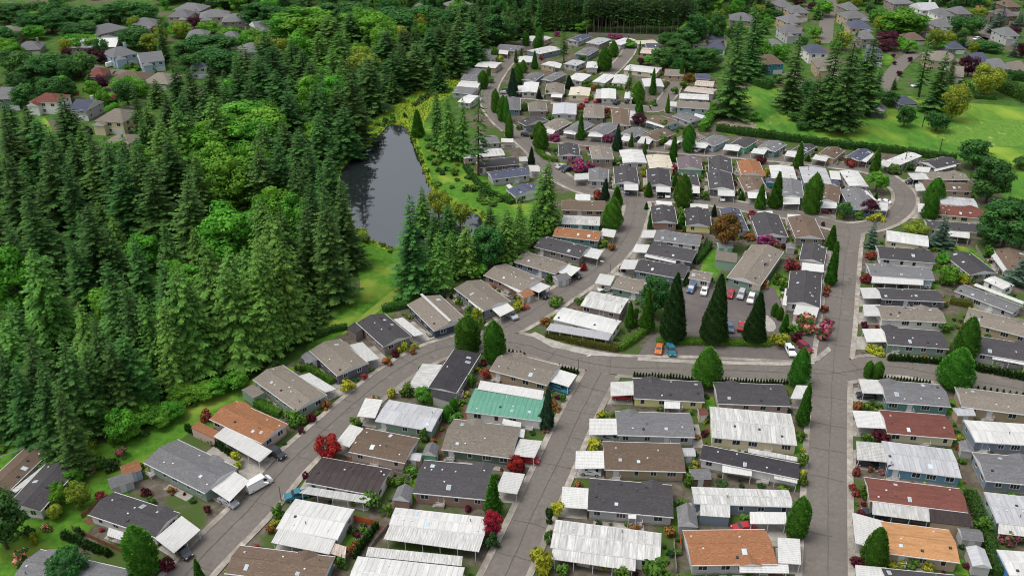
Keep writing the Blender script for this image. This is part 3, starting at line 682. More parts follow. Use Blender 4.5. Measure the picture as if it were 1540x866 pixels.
h('C1', "1080,297 1068,208 1212,293", 'char', 'slate', "1125,332 1215,335 1212,298")
h('C1', "1268,312 1230,235 1392,305", 'brn', 'tanw', "1285,345 1385,348 1378,312")
h('D1', "128,335 120,245 240,328", 'gry', 'teal', "132,378 222,378 222,342")
h('D1', "310,355 325,275 428,355", 'brn', 'white', "330,398 422,400 415,362")
h('D1', "490,405 433,298 625,365", 'gry', 'blue', ["620,412 685,414 690,372", ('g', "560,312 618,362 630,358", 3.2)], opts='B')
h = row("along the upper lane's middle row")
h('C1', "285,122 280,62 395,120", 'char', 'ltgrey', opts='B')
h('C1', "460,140 445,78 572,132", 'tan', 'taupe')
h('C1', "625,160 603,92 748,158", 'wht', 'ltgrey')
h('C1', "765,188 745,118 887,180", 'crm', 'cream')
h('C1', "918,192 905,130 1045,192", 'ppl', 'mint')
h('C1', "1078,205 1073,128 1203,205", 'char', 'slate')
h('C1', "1250,222 1225,148 1370,215", 'rus', 'cream')
h('D1', "75,240 58,172 203,235", 'wht', 'ltgrey')
h('D1', "245,265 218,180 388,270", 'sil', 'bluegrey')
h('D1', "485,282 432,200 578,275", 'wht', 'ltgrey', "385,245 440,250 430,205")
h = row("in the row below the meadow hedge")
h('C0', "800,748 900,708 715,718", 'brn', 'tanw', "695,755 762,765 785,738")
h('C0', "985,765 1060,725 905,735", 'tan', 'tanw', "840,765 900,772 930,750")
h('C0', "1105,775 1187,738 1030,748", 'gry', 'ltblue', "985,778 1060,787 1080,765")
h('C0', "1270,785 1335,745 1195,760", 'char', 'mint', "1150,792 1235,802 1250,775")
h('D1', "90,100 153,62 0,75", 'gry', 'teal', "C1:1298,105 C1:1370,115 D1:50,92")
h('D1', "240,112 310,72 170,95", 'char', 'ltgrey', "140,120 195,130 210,105")
h('D1', "405,138 462,92 312,118", 'brn', 'tanw', "285,138 360,152 378,128")
h('D1', "540,150 612,102 458,132", 'blu', 'brown', [('a', "548,152 575,156 615,112", 2.5)])
h('D1', "745,172 868,122 668,150", 'wht', 'ltgrey', "635,170 690,182 715,155")
h('D1', "945,190 1075,160 915,140", 'char', 'taupe', ["830,205 905,210 915,185", ('a', "935,205 1050,178 1045,168", 2.5)])
h = row("in the rows beside far cross lane")
h('C0', "100,668 62,648 195,618", 'char', 'bluegrey', opts='B')
h('C0', "125,590 120,545 222,590", 'tan', 'taupe')
h('C0', "250,605 255,548 375,600", 'sil', 'ltgrey')
h('C0', "270,692 352,648 200,662", 'tan', 'taupe', "205,705 252,712 270,690")
h('C0', "390,708 470,658 312,688", 'gry', 'ltgrey', "305,705 370,715 390,692")
h('C0', "415,622 418,562 522,622", 'tan', 'taupe')
h('C0', "525,718 605,670 445,692", 'gry', 'ltgrey', "435,722 512,728 528,702")
h('C0', "568,665 563,580 660,662", 'brn', 'tanw', "660,640 690,640 688,588")
h('C0', "685,728 755,692 612,704", 'gry', 'bluegrey', "605,742 650,750 670,728")
h('C0', "845,670 742,635 915,642", 'brn', 'ltblue', [('a', "742,648 838,678 850,662", 2.5)])
h('C0', "980,650 885,614 1040,628", 'gry', 'ltgrey', "995,625 1058,640 1065,615")
h('C0', "905,568 1080,580 1085,545", 'tan', 'ltblue', "868,565 905,568 908,542")
h('C0', "920,522 1078,530 1085,503", 'wth', 'ltgrey')
h('C0', "945,482 1100,500 1105,472", 'rst', 'ltgrey')
h('C0', "1000,452 1100,460 1100,432", 'rst', 'cream')
h('C0', "1005,418 1085,422 1085,394", 'blu', 'tanw')
h('C0', "840,402 945,408 950,368", 'tan', 'tanw')
h = row("in the rows below the pines")
h('C0', "738,460 722,418 838,455", 'wht', 'ltgrey')
h('C0', "625,370 800,390 803,358", 'wht', 'cream')
h('C0', "712,282 805,288 802,258", 'rst', 'tanw')
h('C0', "748,252 812,252 815,230", 'blu', 'ltgrey')
h('C0', "702,235 808,230 825,210", 'crm', 'ltgrey')
h('C0', "610,240 690,212 580,218", 'wht', 'ltgrey')
h('C0', "495,238 560,210 432,224", 'sil', 'taupe')
h('C0', "385,222 460,192 340,208", 'blu', 'ltgrey')
h('C0', "440,295 495,262 375,282", 'gry', 'bluegrey')
h('C0', "375,350 425,328 305,340", 'sil', 'ltgrey', opts='B')
h('C0', "488,362 492,330 428,362", 'wht', 'ltgrey')
h('C0', "255,355 297,338 182,345", 'wht', 'tanw', "260,360 290,362 300,342")
h('C0', "180,288 300,262 120,268", 'wth', 'bluegrey')
h('C0', "140,332 145,300 70,330", 'wht', 'taupe')
h('C0', "150,222 210,205 62,212", 'wht', 'ltgrey')
h('C0', "205,218 248,200 150,205", 'wth', 'tanw')
h = row("in the double row by far spur")
h('C0', "155,432 205,395 85,425", 'gry', 'bluegrey')
h('C0', "245,432 325,392 190,422", 'gry', 'taupe')
h('C0', "405,432 455,398 340,410", 'wht', 'ltgrey')
h('C0', "525,442 585,400 465,430", 'wht', 'ltgrey')
h('C0', "635,445 655,400 562,440", 'wht', 'cream')
h('C0', "85,488 102,435 165,490", 'wht', 'ltgrey', "55,490 85,490 95,455", opts='B')
h('C0', "210,498 218,445 310,500", 'tan', 'taupe', "240,515 300,518 305,500")
h('C0', "335,505 347,462 443,508", 'crm', 'cream', "398,505 440,508 445,475")
h('C0', "508,522 510,470 585,524", 'wht', 'ltgrey', [('c', "475,522 508,524 512,475", 2.5, wth)])
h('C0', "635,522 640,488 668,522", 'wht', 'ltgrey')
h('C0', "0,582 0,520 82,582", 'gry', 'blue')
h = row("down the far lane's pond side")
h('B0', "1275,268 1390,280 1395,235", 'gry', 'tanw', "1300,285 1350,290 1355,270")
h('B0', "1185,280 1260,284 1262,255", 'gry', 'tanw')
h('B0', "1165,312 1262,322 1262,290", 'gry', 'cream')
h('B0', "1175,352 1285,362 1292,330", 'wht', 'tanw')
h('B0', "1100,392 1200,400 1202,366", 'gry', 'taupe')
h('B0', "1100,420 1195,428 1195,398", 'gry', 'ltgrey')
h('B0', "1078,460 1192,466 1196,432", 'wht', 'ltgrey')
h('B0', "1055,490 1160,500 1162,464", 'gry', 'ltgrey')
h('B0', "1085,540 1150,548 1150,502", 'wht', 'ltgrey')
h = row("below the lawn at forest edge")
h('A3', "-40,500 262,210 130,190", 'brn', 'white', [('g', "-60,260 0,235 130,190", 2.8, wth)], opts='n')
h('A3', "215,522 420,290 75,450", 'char', 'white', [('g', "60,412 265,255 290,268", 2.6, wth)], opts='n')
# the clubhouse: two gabled wings and a canopy
cl = home('C1', "1345,815 1478,622 1163,778", 'tan', 'sage', 'clubhouse', label="large taupe shingled clubhouse with green walls facing the parking lot", opts='G',
     extra=[('x', "1110,672 1225,692 1228,640", 2.7, tanR), ('x', "1300,830 1345,838 1352,800", 2.6, tanR)])
cl.name = 'clubhouse'; cl['category'] = 'clubhouse'; cl.pop('group', None)
cp = home('C1', "985,770 1065,785 1095,742", 'tan', 'white', 'small car shelter', label="small taupe roofed shelter at the parking lot's corner", opts='n')
cp.name = 'garden_shelter'; cp['category'] = 'shelter'; cp.pop('group', None)
sh = home('D1', "1195,778 1300,828 1342,800", 'wht', 'white', 'white metal carport', label="free standing white carport between two homes at the eastern edge")
sh.name = 'carport_shelter'; sh['category'] = 'carport'; sh.pop('group', None)
# driveways: slabs under every carport out to the lane
mbd = MB()
for W in DRIVES:
    if sum(W[i-1][0]*W[i][1]-W[i][0]*W[i-1][1] for i in range(4)) < 0: W.reverse()
    m = MB(); zz = .03 + .004*(len(HOUSES) % 3); m.hexa([(x, y, -.1) for x, y in W], [(x, y, .09) for x, y in W], M_CONC); structure('driveway', m)
# ------------------------------------------------------------------ suburban houses beyond the forest and beyond the meadow
NSUB = {}
def suburb(tile, P, roof, wall, where, ez=5.3, hip=True, wing=None, chim=False):
    NSUB[where] = NSUB.get(where, 0) + 1
    Q = [(tile, *map(float, q.split(','))) for q in P.split()]
    A, B, C = [tp(*q, z=ez) for q in Q]; fr = Frame(A, B, C); rr = random.Random(int(A[0]*3+A[1]))
    L, w = max(8, min(fr.L, 26)), max(6, min(fr.w, 15)); rm, rd = ROOF[roof]; wm, wd = WALL[wall]
    root = empty('suburban_house', (*fr.c, 0), fr.rot)
    tag(root, f"{rd} roofed {wd} house, {ORD[NSUB[where]-1]} {where}", 'house', 'suburban houses')
    wx, wy = L/2-.4, w/2-.4; rise = w/2*.42
    mw = MB(); mw.box(-wx, wx, -wy, wy, 0, ez-.15, wm)
    if not hip:
        for s in (-1, 1): q = [(s*wx, -wy, ez-.16), (s*wx, wy, ez-.16), (s*wx, 0, ez+rise-.25)]; mw.face(q if s > 0 else q[::-1], wm)
    link('wall', mw.mesh('wall'), root)
    ro = link('roof', gable_roof(L, w, ez, rise, .4, rm, hip=min(w*.45, L*.4) if hip else 0).mesh('roof'), root)
    if chim: link('chimney', MB().box(-.6, .6, -.4, .4, ez, ez+rise+1.2, wm).mesh('chimney'), ro, (L*.3, w*.1, 0))
    for fl in ([1.5, 4.1] if ez > 4 else [1.6]):
        for s in (-1, 1):
            n = max(2, int(L/3.6))
            for k in range(n): add_window(root, -wx+2*wx*(k+.5)/n, s*wy, fl, 0 if s > 0 else pi, 1.5, 1.2)
            for q in (-.25, .25): add_window(root, s*wx, q*w, fl, -s*pi/2, 1.3, 1.2)
    gd = cached(('garage', ), lambda: MB().box(-2.4, 2.4, -.05, .05, 0, 2.2, M_TRIM).mesh('garage_door'))
    link('garage_door', gd, root, (L*.22, -wy, .05), pi)
    if wing:                                         # gabled wing in front
        s = wing; ww = min(L*.42, 7); b = MB(); x0 = s*(L/2-ww/2-.4); y1 = -w/2-2.6; e2 = ez-.9 if ez > 4 else ez; r2 = ww/2*.5
        b.box(x0-ww/2+.3, x0+ww/2-.3, y1+.35, -wy+.02, 0, e2-.1, wm); b.face([(x0-ww/2+.3, y1+.35, e2-.1), (x0+ww/2-.3, y1+.35, e2-.1), (x0, y1+.35, e2+r2-.2)], wm); link('wing_wall', b.mesh('wing_wall'), root)
        b = MB(); yb = -w/2*(1-min(1, r2/rise))
        b.face([(x0-ww/2, y1, e2), (x0, y1, e2+r2), (x0, yb, e2+r2), (x0-ww/2, -w/2+.4, e2)][::-1], rm); b.face([(x0+ww/2, y1, e2), (x0, y1, e2+r2), (x0, yb, e2+r2), (x0+ww/2, -w/2+.4, e2)], rm)
        b.face([(x0-ww/2, y1-.01, e2-.2), (x0+ww/2, y1-.01, e2-.2), (x0+ww/2, y1-.01, e2), (x0, y1-.01, e2+r2), (x0-ww/2, y1-.01, e2)], M_TRIM); link('wing_roof', b.mesh('wing_roof'), root)
    HOUSES.append(dict(c=fr.c, rot=fr.rot, L=L, w=w, ref=f"{ORD[NSUB[where]-1]} {where}", fr=fr, near=False, root=root))
F_ = "beyond the forest"; E_ = "beyond the meadow"
suburb('A0', "605,310 740,285 700,245", 'gry', 'ltblue', F_, chim=True, wing=-1)
suburb('A0', "335,255 625,250 560,215", 'wht', 'taupe', F_, ez=3.2, hip=False)
suburb('A0', "515,190 690,150 640,118", 'gry', 'taupe', F_); suburb('A0', "560,225 640,200 620,175", 'gry', 'taupe', F_, ez=3.2)
suburb('A0', "680,150 815,145 790,100", 'gry', 'taupe', F_, wing=1); suburb('A0', "870,100 985,100 960,55", 'gry', 'tanw', F_, wing=1)
suburb('A0', "905,58 1060,62 1045,28", 'gry', 'taupe', F_, wing=1); suburb('A0', "1055,105 1220,95 1195,55", 'gry', 'tanw', F_, wing=-1)
suburb('A0', "1165,125 1365,118 1330,78", 'gry', 'taupe', F_, wing=1); suburb('B0', "30,165 190,145 140,108", 'gry', 'brown', F_, hip=False, wing=-1)
suburb('B0', "250,215 362,215 345,158", 'gry', 'tanw', F_); suburb('A0', "980,205 1100,200 1080,168", 'gry', 'taupe', F_)
suburb('A0', "1180,215 1265,210 1245,178", 'gry', 'taupe', F_); suburb('A0', "1300,285 1410,270 1400,228", 'gry', 'taupe', F_)
suburb('A0', "1010,365 1090,360 1080,320", 'blu', 'ltgrey', F_); suburb('A0', "752,345 880,330 840,275", 'gry', 'ltblue', F_, hip=False, wing=-1)
suburb('A0', "580,432 755,432 720,388", 'brn', 'cream', F_, ez=3.2); suburb('A0', "735,445 885,450 860,392", 'tan', 'taupe', F_, ez=3.2)
suburb('A0', "460,408 545,405 530,368", 'red', 'brown', F_, ez=3.2); suburb('A0', "80,270 215,262 170,232", 'gry', 'taupe', F_, ez=3.4, chim=True)
suburb('A0', "300,110 420,112 400,82", 'gry', 'taupe', F_, ez=3.2)
NSUB[F_] = 0; F2 = "toward the corner beyond the forest"
suburb('A0', "-40,200 72,195 60,140", 'tan', 'tanw', F2, wing=1); suburb('A0', "-30,525 95,525 125,472", 'gry', 'dkgreen', F2, hip=False, chim=True)
suburb('A0', "148,540 300,545 290,500", 'red', 'white', F2, wing=-1); suburb('A0', "360,585 455,590 500,535", 'blu', 'ltgrey', F2, hip=False, ez=4.4, chim=True)
suburb('A0', "500,640 650,650 640,582", 'tan', 'cream', F2, wing=-1); suburb('A0', "545,755 680,765 690,712", 'tan', 'cream', F2, ez=3.2)
suburb('A0', "130,372 190,372 185,340", 'gry', 'taupe', F2, ez=3.2); suburb('B0', "820,150 925,135 905,105", 'gry', 'brown', F2); suburb('B0', "850,62 930,60 910,28", 'gry', 'taupe', F2)
suburb('B0', "600,208 655,200 640,160", 'brn', 'brown', F2, ez=4); suburb('B0', "245,320 345,325 330,272", 'gry', 'taupe', F2); suburb('B0', "-20,290 70,285 60,228", 'gry', 'taupe', F2)
suburb('B0', "1050,40 1170,25 1150,2", 'gry', 'taupe', F2); suburb('A0', "10,55 90,50 80,25", 'gry', 'taupe', F2)
E1 = "beside the suburb street"
suburb('D0', "195,80 290,78 280,32", 'gry', 'tanw', E1, wing=-1); suburb('D0', "172,130 262,125 255,78", 'gry', 'tanw', E1, wing=-1); suburb('D0', "160,190 262,188 255,132", 'gry', 'ltgrey', E1, wing=-1)
suburb('D0', "130,40 190,35 180,5", 'gry', 'taupe', E1); suburb('D0', "488,60 550,58 545,18", 'gry', 'taupe', E1); suburb('D0', "490,108 608,105 600,58", 'gry', 'tanw', E1, wing=1)
suburb('D0', "500,162 620,165 610,112", 'blu', 'tanw', E1, wing=1); suburb('D0', "560,212 628,212 622,170", 'gry', 'taupe', E1); suburb('D0', "275,290 382,290 375,242", 'blu', 'white', E1)
suburb('D0', "318,362 442,365 430,315", 'tan', 'tanw', E1, wing=-1); suburb('D0', "40,345 145,340 130,292", 'brn', 'skyteal', E1, ez=5.3, hip=True); suburb('D0', "598,305 640,308 636,255", 'blu', 'slate', E1)
suburb('D0', "180,440 250,440 245,390", 'tan', 'pink', E1, ez=3.2)
suburb('D0', "60,250 150,245 140,212", 'gry', 'taupe', E1, ez=3.2)
E2 = "beyond the meadow"
suburb('D0', "868,58 968,55 955,25", 'sil', 'white', E2, hip=False, chim=True); suburb('D0', "965,92 1050,92 1040,50", 'gry', 'white', E2, wing=-1); suburb('D0', "1075,82 1150,80 1140,40", 'gry', 'taupe', E2)
suburb('D0', "960,148 1038,145 1030,108", 'gry', 'ltgrey', E2, wing=-1); suburb('D0', "1325,40 1400,38 1390,8", 'brn', 'brown', E2); suburb('D0', "1318,92 1392,88 1380,48", 'ppl', 'brown', E2)
suburb('D0', "1352,215 1440,215 1430,135", 'gry', 'ltgrey', E2, wing=-1); suburb('D0', "1010,258 1100,258 1090,230", 'blu', 'slate', E2, ez=3.2)
suburb('D0', "918,335 1088,342 1070,275", 'tan', 'tanw', E2); suburb('D0', "1018,425 1072,430 1068,345", 'tan', 'tanw', E2, ez=3.4, hip=False)
suburb('D0', "1140,335 1258,340 1250,290", 'blu', 'white', E2); suburb('D0', "1255,368 1345,370 1340,318", 'gry', 'white', E2, wing=-1); suburb('D0', "1345,378 1440,385 1435,335", 'tan', 'tanw', E2, ez=3.2)
suburb('D0', "805,215 890,212 880,180", 'brn', 'brown', E2, ez=3.2); suburb('D0', "755,555 850,550 835,510", 'blu', 'slate', E2, ez=3.0); suburb('D0', "720,22 830,20 815,-5", 'gry', 'taupe', E2)
suburb('D0', "850,170 940,168 930,140", 'brn', 'taupe', E2, ez=3.2)
suburb('C0', "1078,215 1180,212 1165,185", 'blu', 'cream', "behind the tall firs"); suburb('C0', "1070,258 1165,262 1160,232", 'blu', 'cream', "behind the tall firs", ez=3.2); suburb('C0', "1190,125 1320,130 1300,68", 'gry', 'taupe', "behind the tall firs"); suburb('C0', "1000,238 1060,238 1055,215", 'rst', 'tanw', "behind the tall firs", ez=3)
# ------------------------------------------------------------------ sheds
def shed(tile, x, y, l, w_, h_, rz, roof, wall, label, gam=False):
    px, py = tp(tile, x, y, 1.2); rt = empty('garden_shed', (px, py, 0), radians(rz)); tag(rt, label, 'shed', 'garden sheds')
    rm = ROOF[roof][0]; wm = WALL[wall][0]; rise = w_/2*(.8 if gam else .5); b = MB()
    b.box(-l/2, l/2, -w_/2, w_/2, 0, h_, wm)
    for s in (-1, 1): q = [(s*l/2, -w_/2, h_), (s*l/2, w_/2, h_), (s*l/2, 0, h_+rise-.08)]; b.face(q if s > 0 else q[::-1], wm)
    link('wall', b.mesh('wall'), rt); link('roof', gable_roof(l+.4, w_+.4, h_, rise, .2, rm).mesh('roof'), rt)
    link('door', door_mesh(M_TRIM), rt, (l/2, 0, 0), -pi/2); link('door', door_mesh(M_TRIM), rt, (0, -w_/2, 0), pi)
shed('A3', 700, 320, 3.2, 3, 2.6, 32, 'rus', 'ltblue', "small shed with rust roof behind the grey shingled home"); shed('A3', 645, 375, 4, 3, 2.2, 32, 'gry', 'ltgrey', "grey roofed garden shed next to the rust roofed shed")
shed('B3', 800, 455, 3.2, 3, 2.3, 80, 'gry', 'pinkbrown', "dusky pink round topped shed behind the charcoal roofed home", True); shed('B3', 945, 220, 2.8, 2.6, 2.2, 80, 'gry', 'mint', "small mint green shed behind the pale pink home", True)
shed('B3', 858, 250, 2.6, 2, 2.1, -10, 'sil', 'pinkbrown', "lean metal roofed locker shed against the pale pink home's end")
shed('C3', 1028, 345, 3.6, 2.6, 2.2, 0, 'gry', 'brown', "brown walled shed beside the long black roofed home"); shed('C3', 960, 575, 4.6, 3.2, 2.3, 85, 'gry', 'ltgrey', "grey gambrel shed behind the rust orange roofed home", True)
shed('D3', 1118, 665, 3.4, 2.6, 2.2, -8, 'gry', 'ltgrey', "grey shed at the end of the pale orange roofed home"); shed('D3', 1160, 790, 4.2, 2.8, 2.3, 80, 'sil', 'ltgrey', "long pale metal roofed shed beside the clipped hedge")
shed('D2', 1085, 790, 3.6, 2.4, 2.2, 0, 'sil', 'tanw', "tan shed between the teal and tan homes"); shed('D3', 1098, 200, 2.6, 2.2, 2.1, 75, 'gry', 'ltgrey', "small grey shed in front of the white roofed outer home")
shed('C2', 105, 165, 3.4, 3, 2.4, 40, 'rus', 'tanw', "small rust roofed shed at the lane edge near the carport"); shed('B2', 310, 505, 3.4, 2.8, 2.4, -48, 'gry', 'slate', "slate shed behind the taupe roofed home on the lawn side")

shed('D1', 405, 285, 3.4, 2.6, 2.4, 60, 'blu', 'ltblue', "blue gabled shed between two homes on upper lane"); shed('D1', 62, 268, 2.6, 2.4, 2.2, 80, 'blu', 'skyteal', "turquoise shed behind the conical arborvitae"); shed('C2', 1042, 790, 1.6, 2.2, 2.2, 0, 'red', 'pink', "narrow pink shed between the yellow and pink homes")
shed('C3', 968, 225, 2.2, 2.2, 2.0, 0, 'sil', 'mint', "tiny greenhouse shed at the brown roofed home's end")
shed('C1', 295, 780, 3.6, 3, 2.3, 30, 'gry', 'ltgrey', "grey roofed white shed beside the carport at lane bend"); shed('D1', 170, 612, 2.6, 2.2, 2.1, 80, 'gry', 'ltgrey', "grey shed behind the red rhododendron by the clubhouse"); shed('D0', 638, 600, 5.4, 5.2, 3.2, 60, 'gry', 'slate', "dark slate gabled barn shed alone on the meadow"); shed('C1', 1160, 612, 4, 3, 2.4, 0, 'gry', 'mint', "mint green shed under the copper leaved tree")
# ------------------------------------------------------------------ foliage
class Leaves:
    def __init__(s): s.q = []; s.t = []
    def add(s, p, d, sd, l, w, tint):
        d = d/np.linalg.norm(d); sd = sd - d*np.dot(sd, d); sd /= (np.linalg.norm(sd) or 1)
        m = p + d*l*.45; s.q.append((p, m+sd*w*.5, p+d*l, m-sd*w*.5)); s.t.append(tint)
    def mesh(s, name, m, core=None, mats=None, mi=None):
        V = np.array(s.q, dtype=np.float32).reshape(-1, 3); n = len(s.q)
        F = [(4*i, 4*i+1, 4*i+2, 4*i+3) for i in range(n)]; T = list(s.t); V = V.tolist()
        if core:
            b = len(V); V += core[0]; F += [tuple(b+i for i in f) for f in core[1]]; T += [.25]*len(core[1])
        me = bpy.data.meshes.new(name); me.from_pydata(V, [], F)
        for x in (mats or [m]): me.materials.append(x)
        if mi is not None: me.polygons.foreach_set("material_index", list(mi)+[0]*(len(F)-len(mi)))
        a = me.attributes.new("tint", 'FLOAT', 'FACE'); a.data.foreach_set("value", np.array(T, dtype=np.float32))
        me.update(); return me
def lathe(prof, k=10):
    V = []; F = []
    for j, (r, z) in enumerate(prof):
        V += [(r*cos(2*pi*i/k), r*sin(2*pi*i/k), z) for i in range(k)]
    for j in range(len(prof)-1):
        for i in range(k): q = (i+1) % k; F.append((j*k+i, j*k+q, (j+1)*k+q, (j+1)*k+i))
    return V, F
def conifer(seed, m, H=30., R=5., levels=30, base=.08, pw=.85, droop=.35, per=10, steps=5, hang=.35, ks=1.0, gap=.0, top=1.0):
    r = random.Random(seed); L = Leaves()
    lean = np.array((r.uniform(-.5, .5), r.uniform(-.5, .5), 0)); lob = [(r.uniform(0, 6.28), r.random(), r.uniform(-.38, .3)) for _ in range(12)]
    for i in range(levels):
        t = (i+r.random())/levels; z = H*(base+(1-base)*t)
        Rz = R*((1-t)**pw)*r.uniform(.62, 1.12) + .3
        nb = int(per*(1-t*.65)) + 2; a0 = r.uniform(0, 6.28)
        for b in range(nb):
            if r.random() < gap: continue
            az = a0 + 2*pi*b/nb + r.uniform(-.25, .25); dh = np.array((cos(az), sin(az), 0)); sd = np.array((-sin(az), cos(az), 0))
            ln = Rz*r.uniform(.55, 1.18)*max(.35, 1+sum(s_*math.exp(-(((az-a_+pi) % (2*pi)-pi)**2*1.3+(t-t_)**2*45)) for a_, t_, s_ in lob)); tb = r.uniform(.0, .55)
            st = max(2, int(steps*(.5+.6*ln/R))); zo = r.uniform(-.6, .6)*H*(1-base)/levels*1.4
            for k in range(1, st+1):
                u = k/st; p = dh*ln*u*.86 + np.array((0, 0, z + zo - droop*ln*u + .25*ln*u*u)) + lean*t
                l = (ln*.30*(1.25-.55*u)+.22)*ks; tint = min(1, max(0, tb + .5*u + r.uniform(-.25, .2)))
                for sgn in (-1, 0, 1):
                    d = dh + sd*sgn*r.uniform(.6, 1.1) + np.array((0, 0, -hang*r.uniform(.3, 1.5) + (.15 if u > .85 else 0)))
                    L.add(p, d, np.cross(d, (0, 0, 1)) + np.array((0, 0, r.uniform(-.5, .5))), l, l*r.uniform(.42, .62), tint)
    for k in range(8):
        z = H*(.955+.04*k/8)*top; az = k*2.4
        L.add(np.array((0, 0, z))+lean, np.array((cos(az)*.4, sin(az)*.4, 1.)), np.array((sin(az), cos(az), 0)), .9, .35, .7)
    return L.mesh('crown', m)
def trunk_mesh(H, r0, r1, limbs=(), m=None):
    b = MB(); b.bar((0, 0, -.3), (0, 0, H), r0, m or M_TRUNK, 8, r1)
    for p, q, a, c in limbs: b.bar(p, q, a, m or M_TRUNK, 5, c)
    return b.mesh('trunk')
def limbs(seed, z0, z1, R, n=6, r=.16):
    rr = random.Random(seed); out = []
    for k in range(n):
        az = 2*pi*k/n + rr.uniform(-.3, .3); z = rr.uniform(z0, (z0+z1)/2)
        out.append(((0, 0, z), (cos(az)*R*.62, sin(az)*R*.62, min(z1, z + R*rr.uniform(.5, .9))), r, r*.3))
    return out
def column(seed, m, H=8., R=1.5, prof=lambda t: (1-t)**.7, n=2600, ls=.42, rough=.08, base=0.02):
    r = random.Random(seed); L = Leaves(); bumps = [(r.uniform(0, 6.28), r.random(), r.uniform(-rough, rough)) for _ in range(44)]
    def rad(az, t):
        k = 1.0
        for a, tt, s in bumps:
            d = (az-a+pi) % (2*pi) - pi; k += s*math.exp(-(d*d*2.2+(t-tt)**2*70))
        return R*prof(t)*k
    c = 0
    while c < n:
        t = r.random()
        if r.random() > .12 + .88*prof(t): continue
        c += 1; az = r.uniform(0, 6.28); z = H*(base+(1-base)*t); rr_ = rad(az, t)*(r.uniform(.78, 1.02) if r.random() < .85 else r.uniform(.98, 1.06))
        o = np.array((cos(az), sin(az), 0)); s = np.array((-sin(az), cos(az), 0)); p = o*rr_ + np.array((0, 0, z))
        d = o*r.uniform(.1, .8) + s*r.uniform(-.5, .5) + np.array((0, 0, r.uniform(.3, 1.1)))
        l = ls*r.uniform(.55, 1.45); L.add(p-d*l*.35, d, s + o*r.uniform(-.6, .6), l, l*.55, r.random()*.75 + .25*math.sin(az*5+z*3))
    core = lathe([(max(.02, R*prof(k/9)*.7), H*(base+(1-base)*k/9)) for k in range(10)])
    return L.mesh('crown', m, core)
def broadleaf(seed, m, H=10., R=4.5, lobes=34, per=120, ls=.55, z0=.28, mats=None, frac=0.0, flat=1.0):
    r = random.Random(seed); L = Leaves(); mi = []
    zc = H*(z0+1)/2; hz = H*(1-z0)/2
    for k in range(lobes):
        u = r.uniform(-1, 1); az = r.uniform(0, 6.28); s = sqrt(1-u*u); q = r.uniform(.5, .8)
        c = np.array((cos(az)*s*R*q, sin(az)*s*R*q, zc + u*hz*q)); lr = R*r.uniform(.24, .4); tb = r.uniform(0, .6)
        for j in range(per):
            v = np.array((r.gauss(0, 1), r.gauss(0, 1), r.gauss(.25, 1))); v /= np.linalg.norm(v)
            p = c + v*lr*r.uniform(.72, 1.05)*np.array((1, 1, .8))
            tx = np.array((r.uniform(-1, 1), r.uniform(-1, 1), r.uniform(-1, .3))); d = tx - v*np.dot(tx, v)*.75
            l = ls*r.uniform(.6, 1.3); L.add(p, d, np.cross(v, d), l, l*.7, min(1, tb+r.uniform(0, .45)))
            mi.append(1 if frac and r.random() < frac and v[2] > -.5 else 0)
    return L.mesh('crown', m, None, mats, mi if mats else None)
lm = leaf_mat
G = lambda *c: lin(c)
KIND = {}
def kind(key, name, desc, cat, m, meshes, H, R, trunk): KIND[key] = dict(name=name, desc=desc, cat=cat, m=m, meshes=meshes, H=H, R=R, trunk=trunk)
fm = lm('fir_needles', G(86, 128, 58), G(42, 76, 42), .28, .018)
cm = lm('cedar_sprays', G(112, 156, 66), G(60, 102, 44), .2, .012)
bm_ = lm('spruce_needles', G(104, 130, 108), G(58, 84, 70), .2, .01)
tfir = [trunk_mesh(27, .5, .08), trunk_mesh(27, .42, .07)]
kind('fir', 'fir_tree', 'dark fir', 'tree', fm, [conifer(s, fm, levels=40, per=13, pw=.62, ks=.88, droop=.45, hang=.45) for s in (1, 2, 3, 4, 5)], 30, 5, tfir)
hm = lm('green_fir_needles', G(94, 138, 62), G(48, 88, 46), .26, .016)
kind('gfir', 'hemlock_tree', 'green fir', 'tree', hm, [conifer(s, hm, levels=38, per=12, pw=.58, droop=.5, hang=.6, ks=.9) for s in (6, 7, 8)], 30, 5, tfir)  # greener, fuller variant of the fir, mostly used as fill between crowns
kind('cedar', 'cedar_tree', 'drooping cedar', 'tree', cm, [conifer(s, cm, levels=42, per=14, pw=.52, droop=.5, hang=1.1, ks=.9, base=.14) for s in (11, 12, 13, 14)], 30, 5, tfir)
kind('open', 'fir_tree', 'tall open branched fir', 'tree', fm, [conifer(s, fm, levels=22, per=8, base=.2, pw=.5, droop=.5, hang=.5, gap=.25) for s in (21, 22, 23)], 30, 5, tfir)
kind('spruce', 'spruce_tree', 'grey blue spruce', 'tree', bm_, [conifer(s, bm_, H=10, R=3, levels=18, per=11, droop=.25, hang=.15, steps=5, base=.05) for s in (31, 32)], 10, 3, [trunk_mesh(9, .18, .04)])
pn = lm('pine_needles', G(84, 118, 62), G(40, 68, 38), .22, .012)
kind('pine', 'pine_tree', 'bare trunked pine', 'tree', pn, [conifer(s, pn, H=26, R=3.2, levels=17, per=8, base=.38, pw=.45, droop=.1, hang=.2, steps=4, ks=1.4) for s in (41, 42, 43)], 26, 3.2,
     [trunk_mesh(25, .24, .08, m=mat('pale_bark', lin((132, 122, 110)), .95, lin((92, 84, 74)), (3, 3, .4), 3, 5, .6, .1))])
am = lm('arborvitae_sprays', G(112, 164, 58), G(62, 114, 38), .18, .016)
dm = lm('dark_cypress_sprays', G(80, 120, 58), G(36, 66, 34), .15, .01)
tc_ = [trunk_mesh(6, .16, .05)]
conep = lambda t: min(1, (.55+t*5.5))*(1-t)**.72 if t < .98 else .05
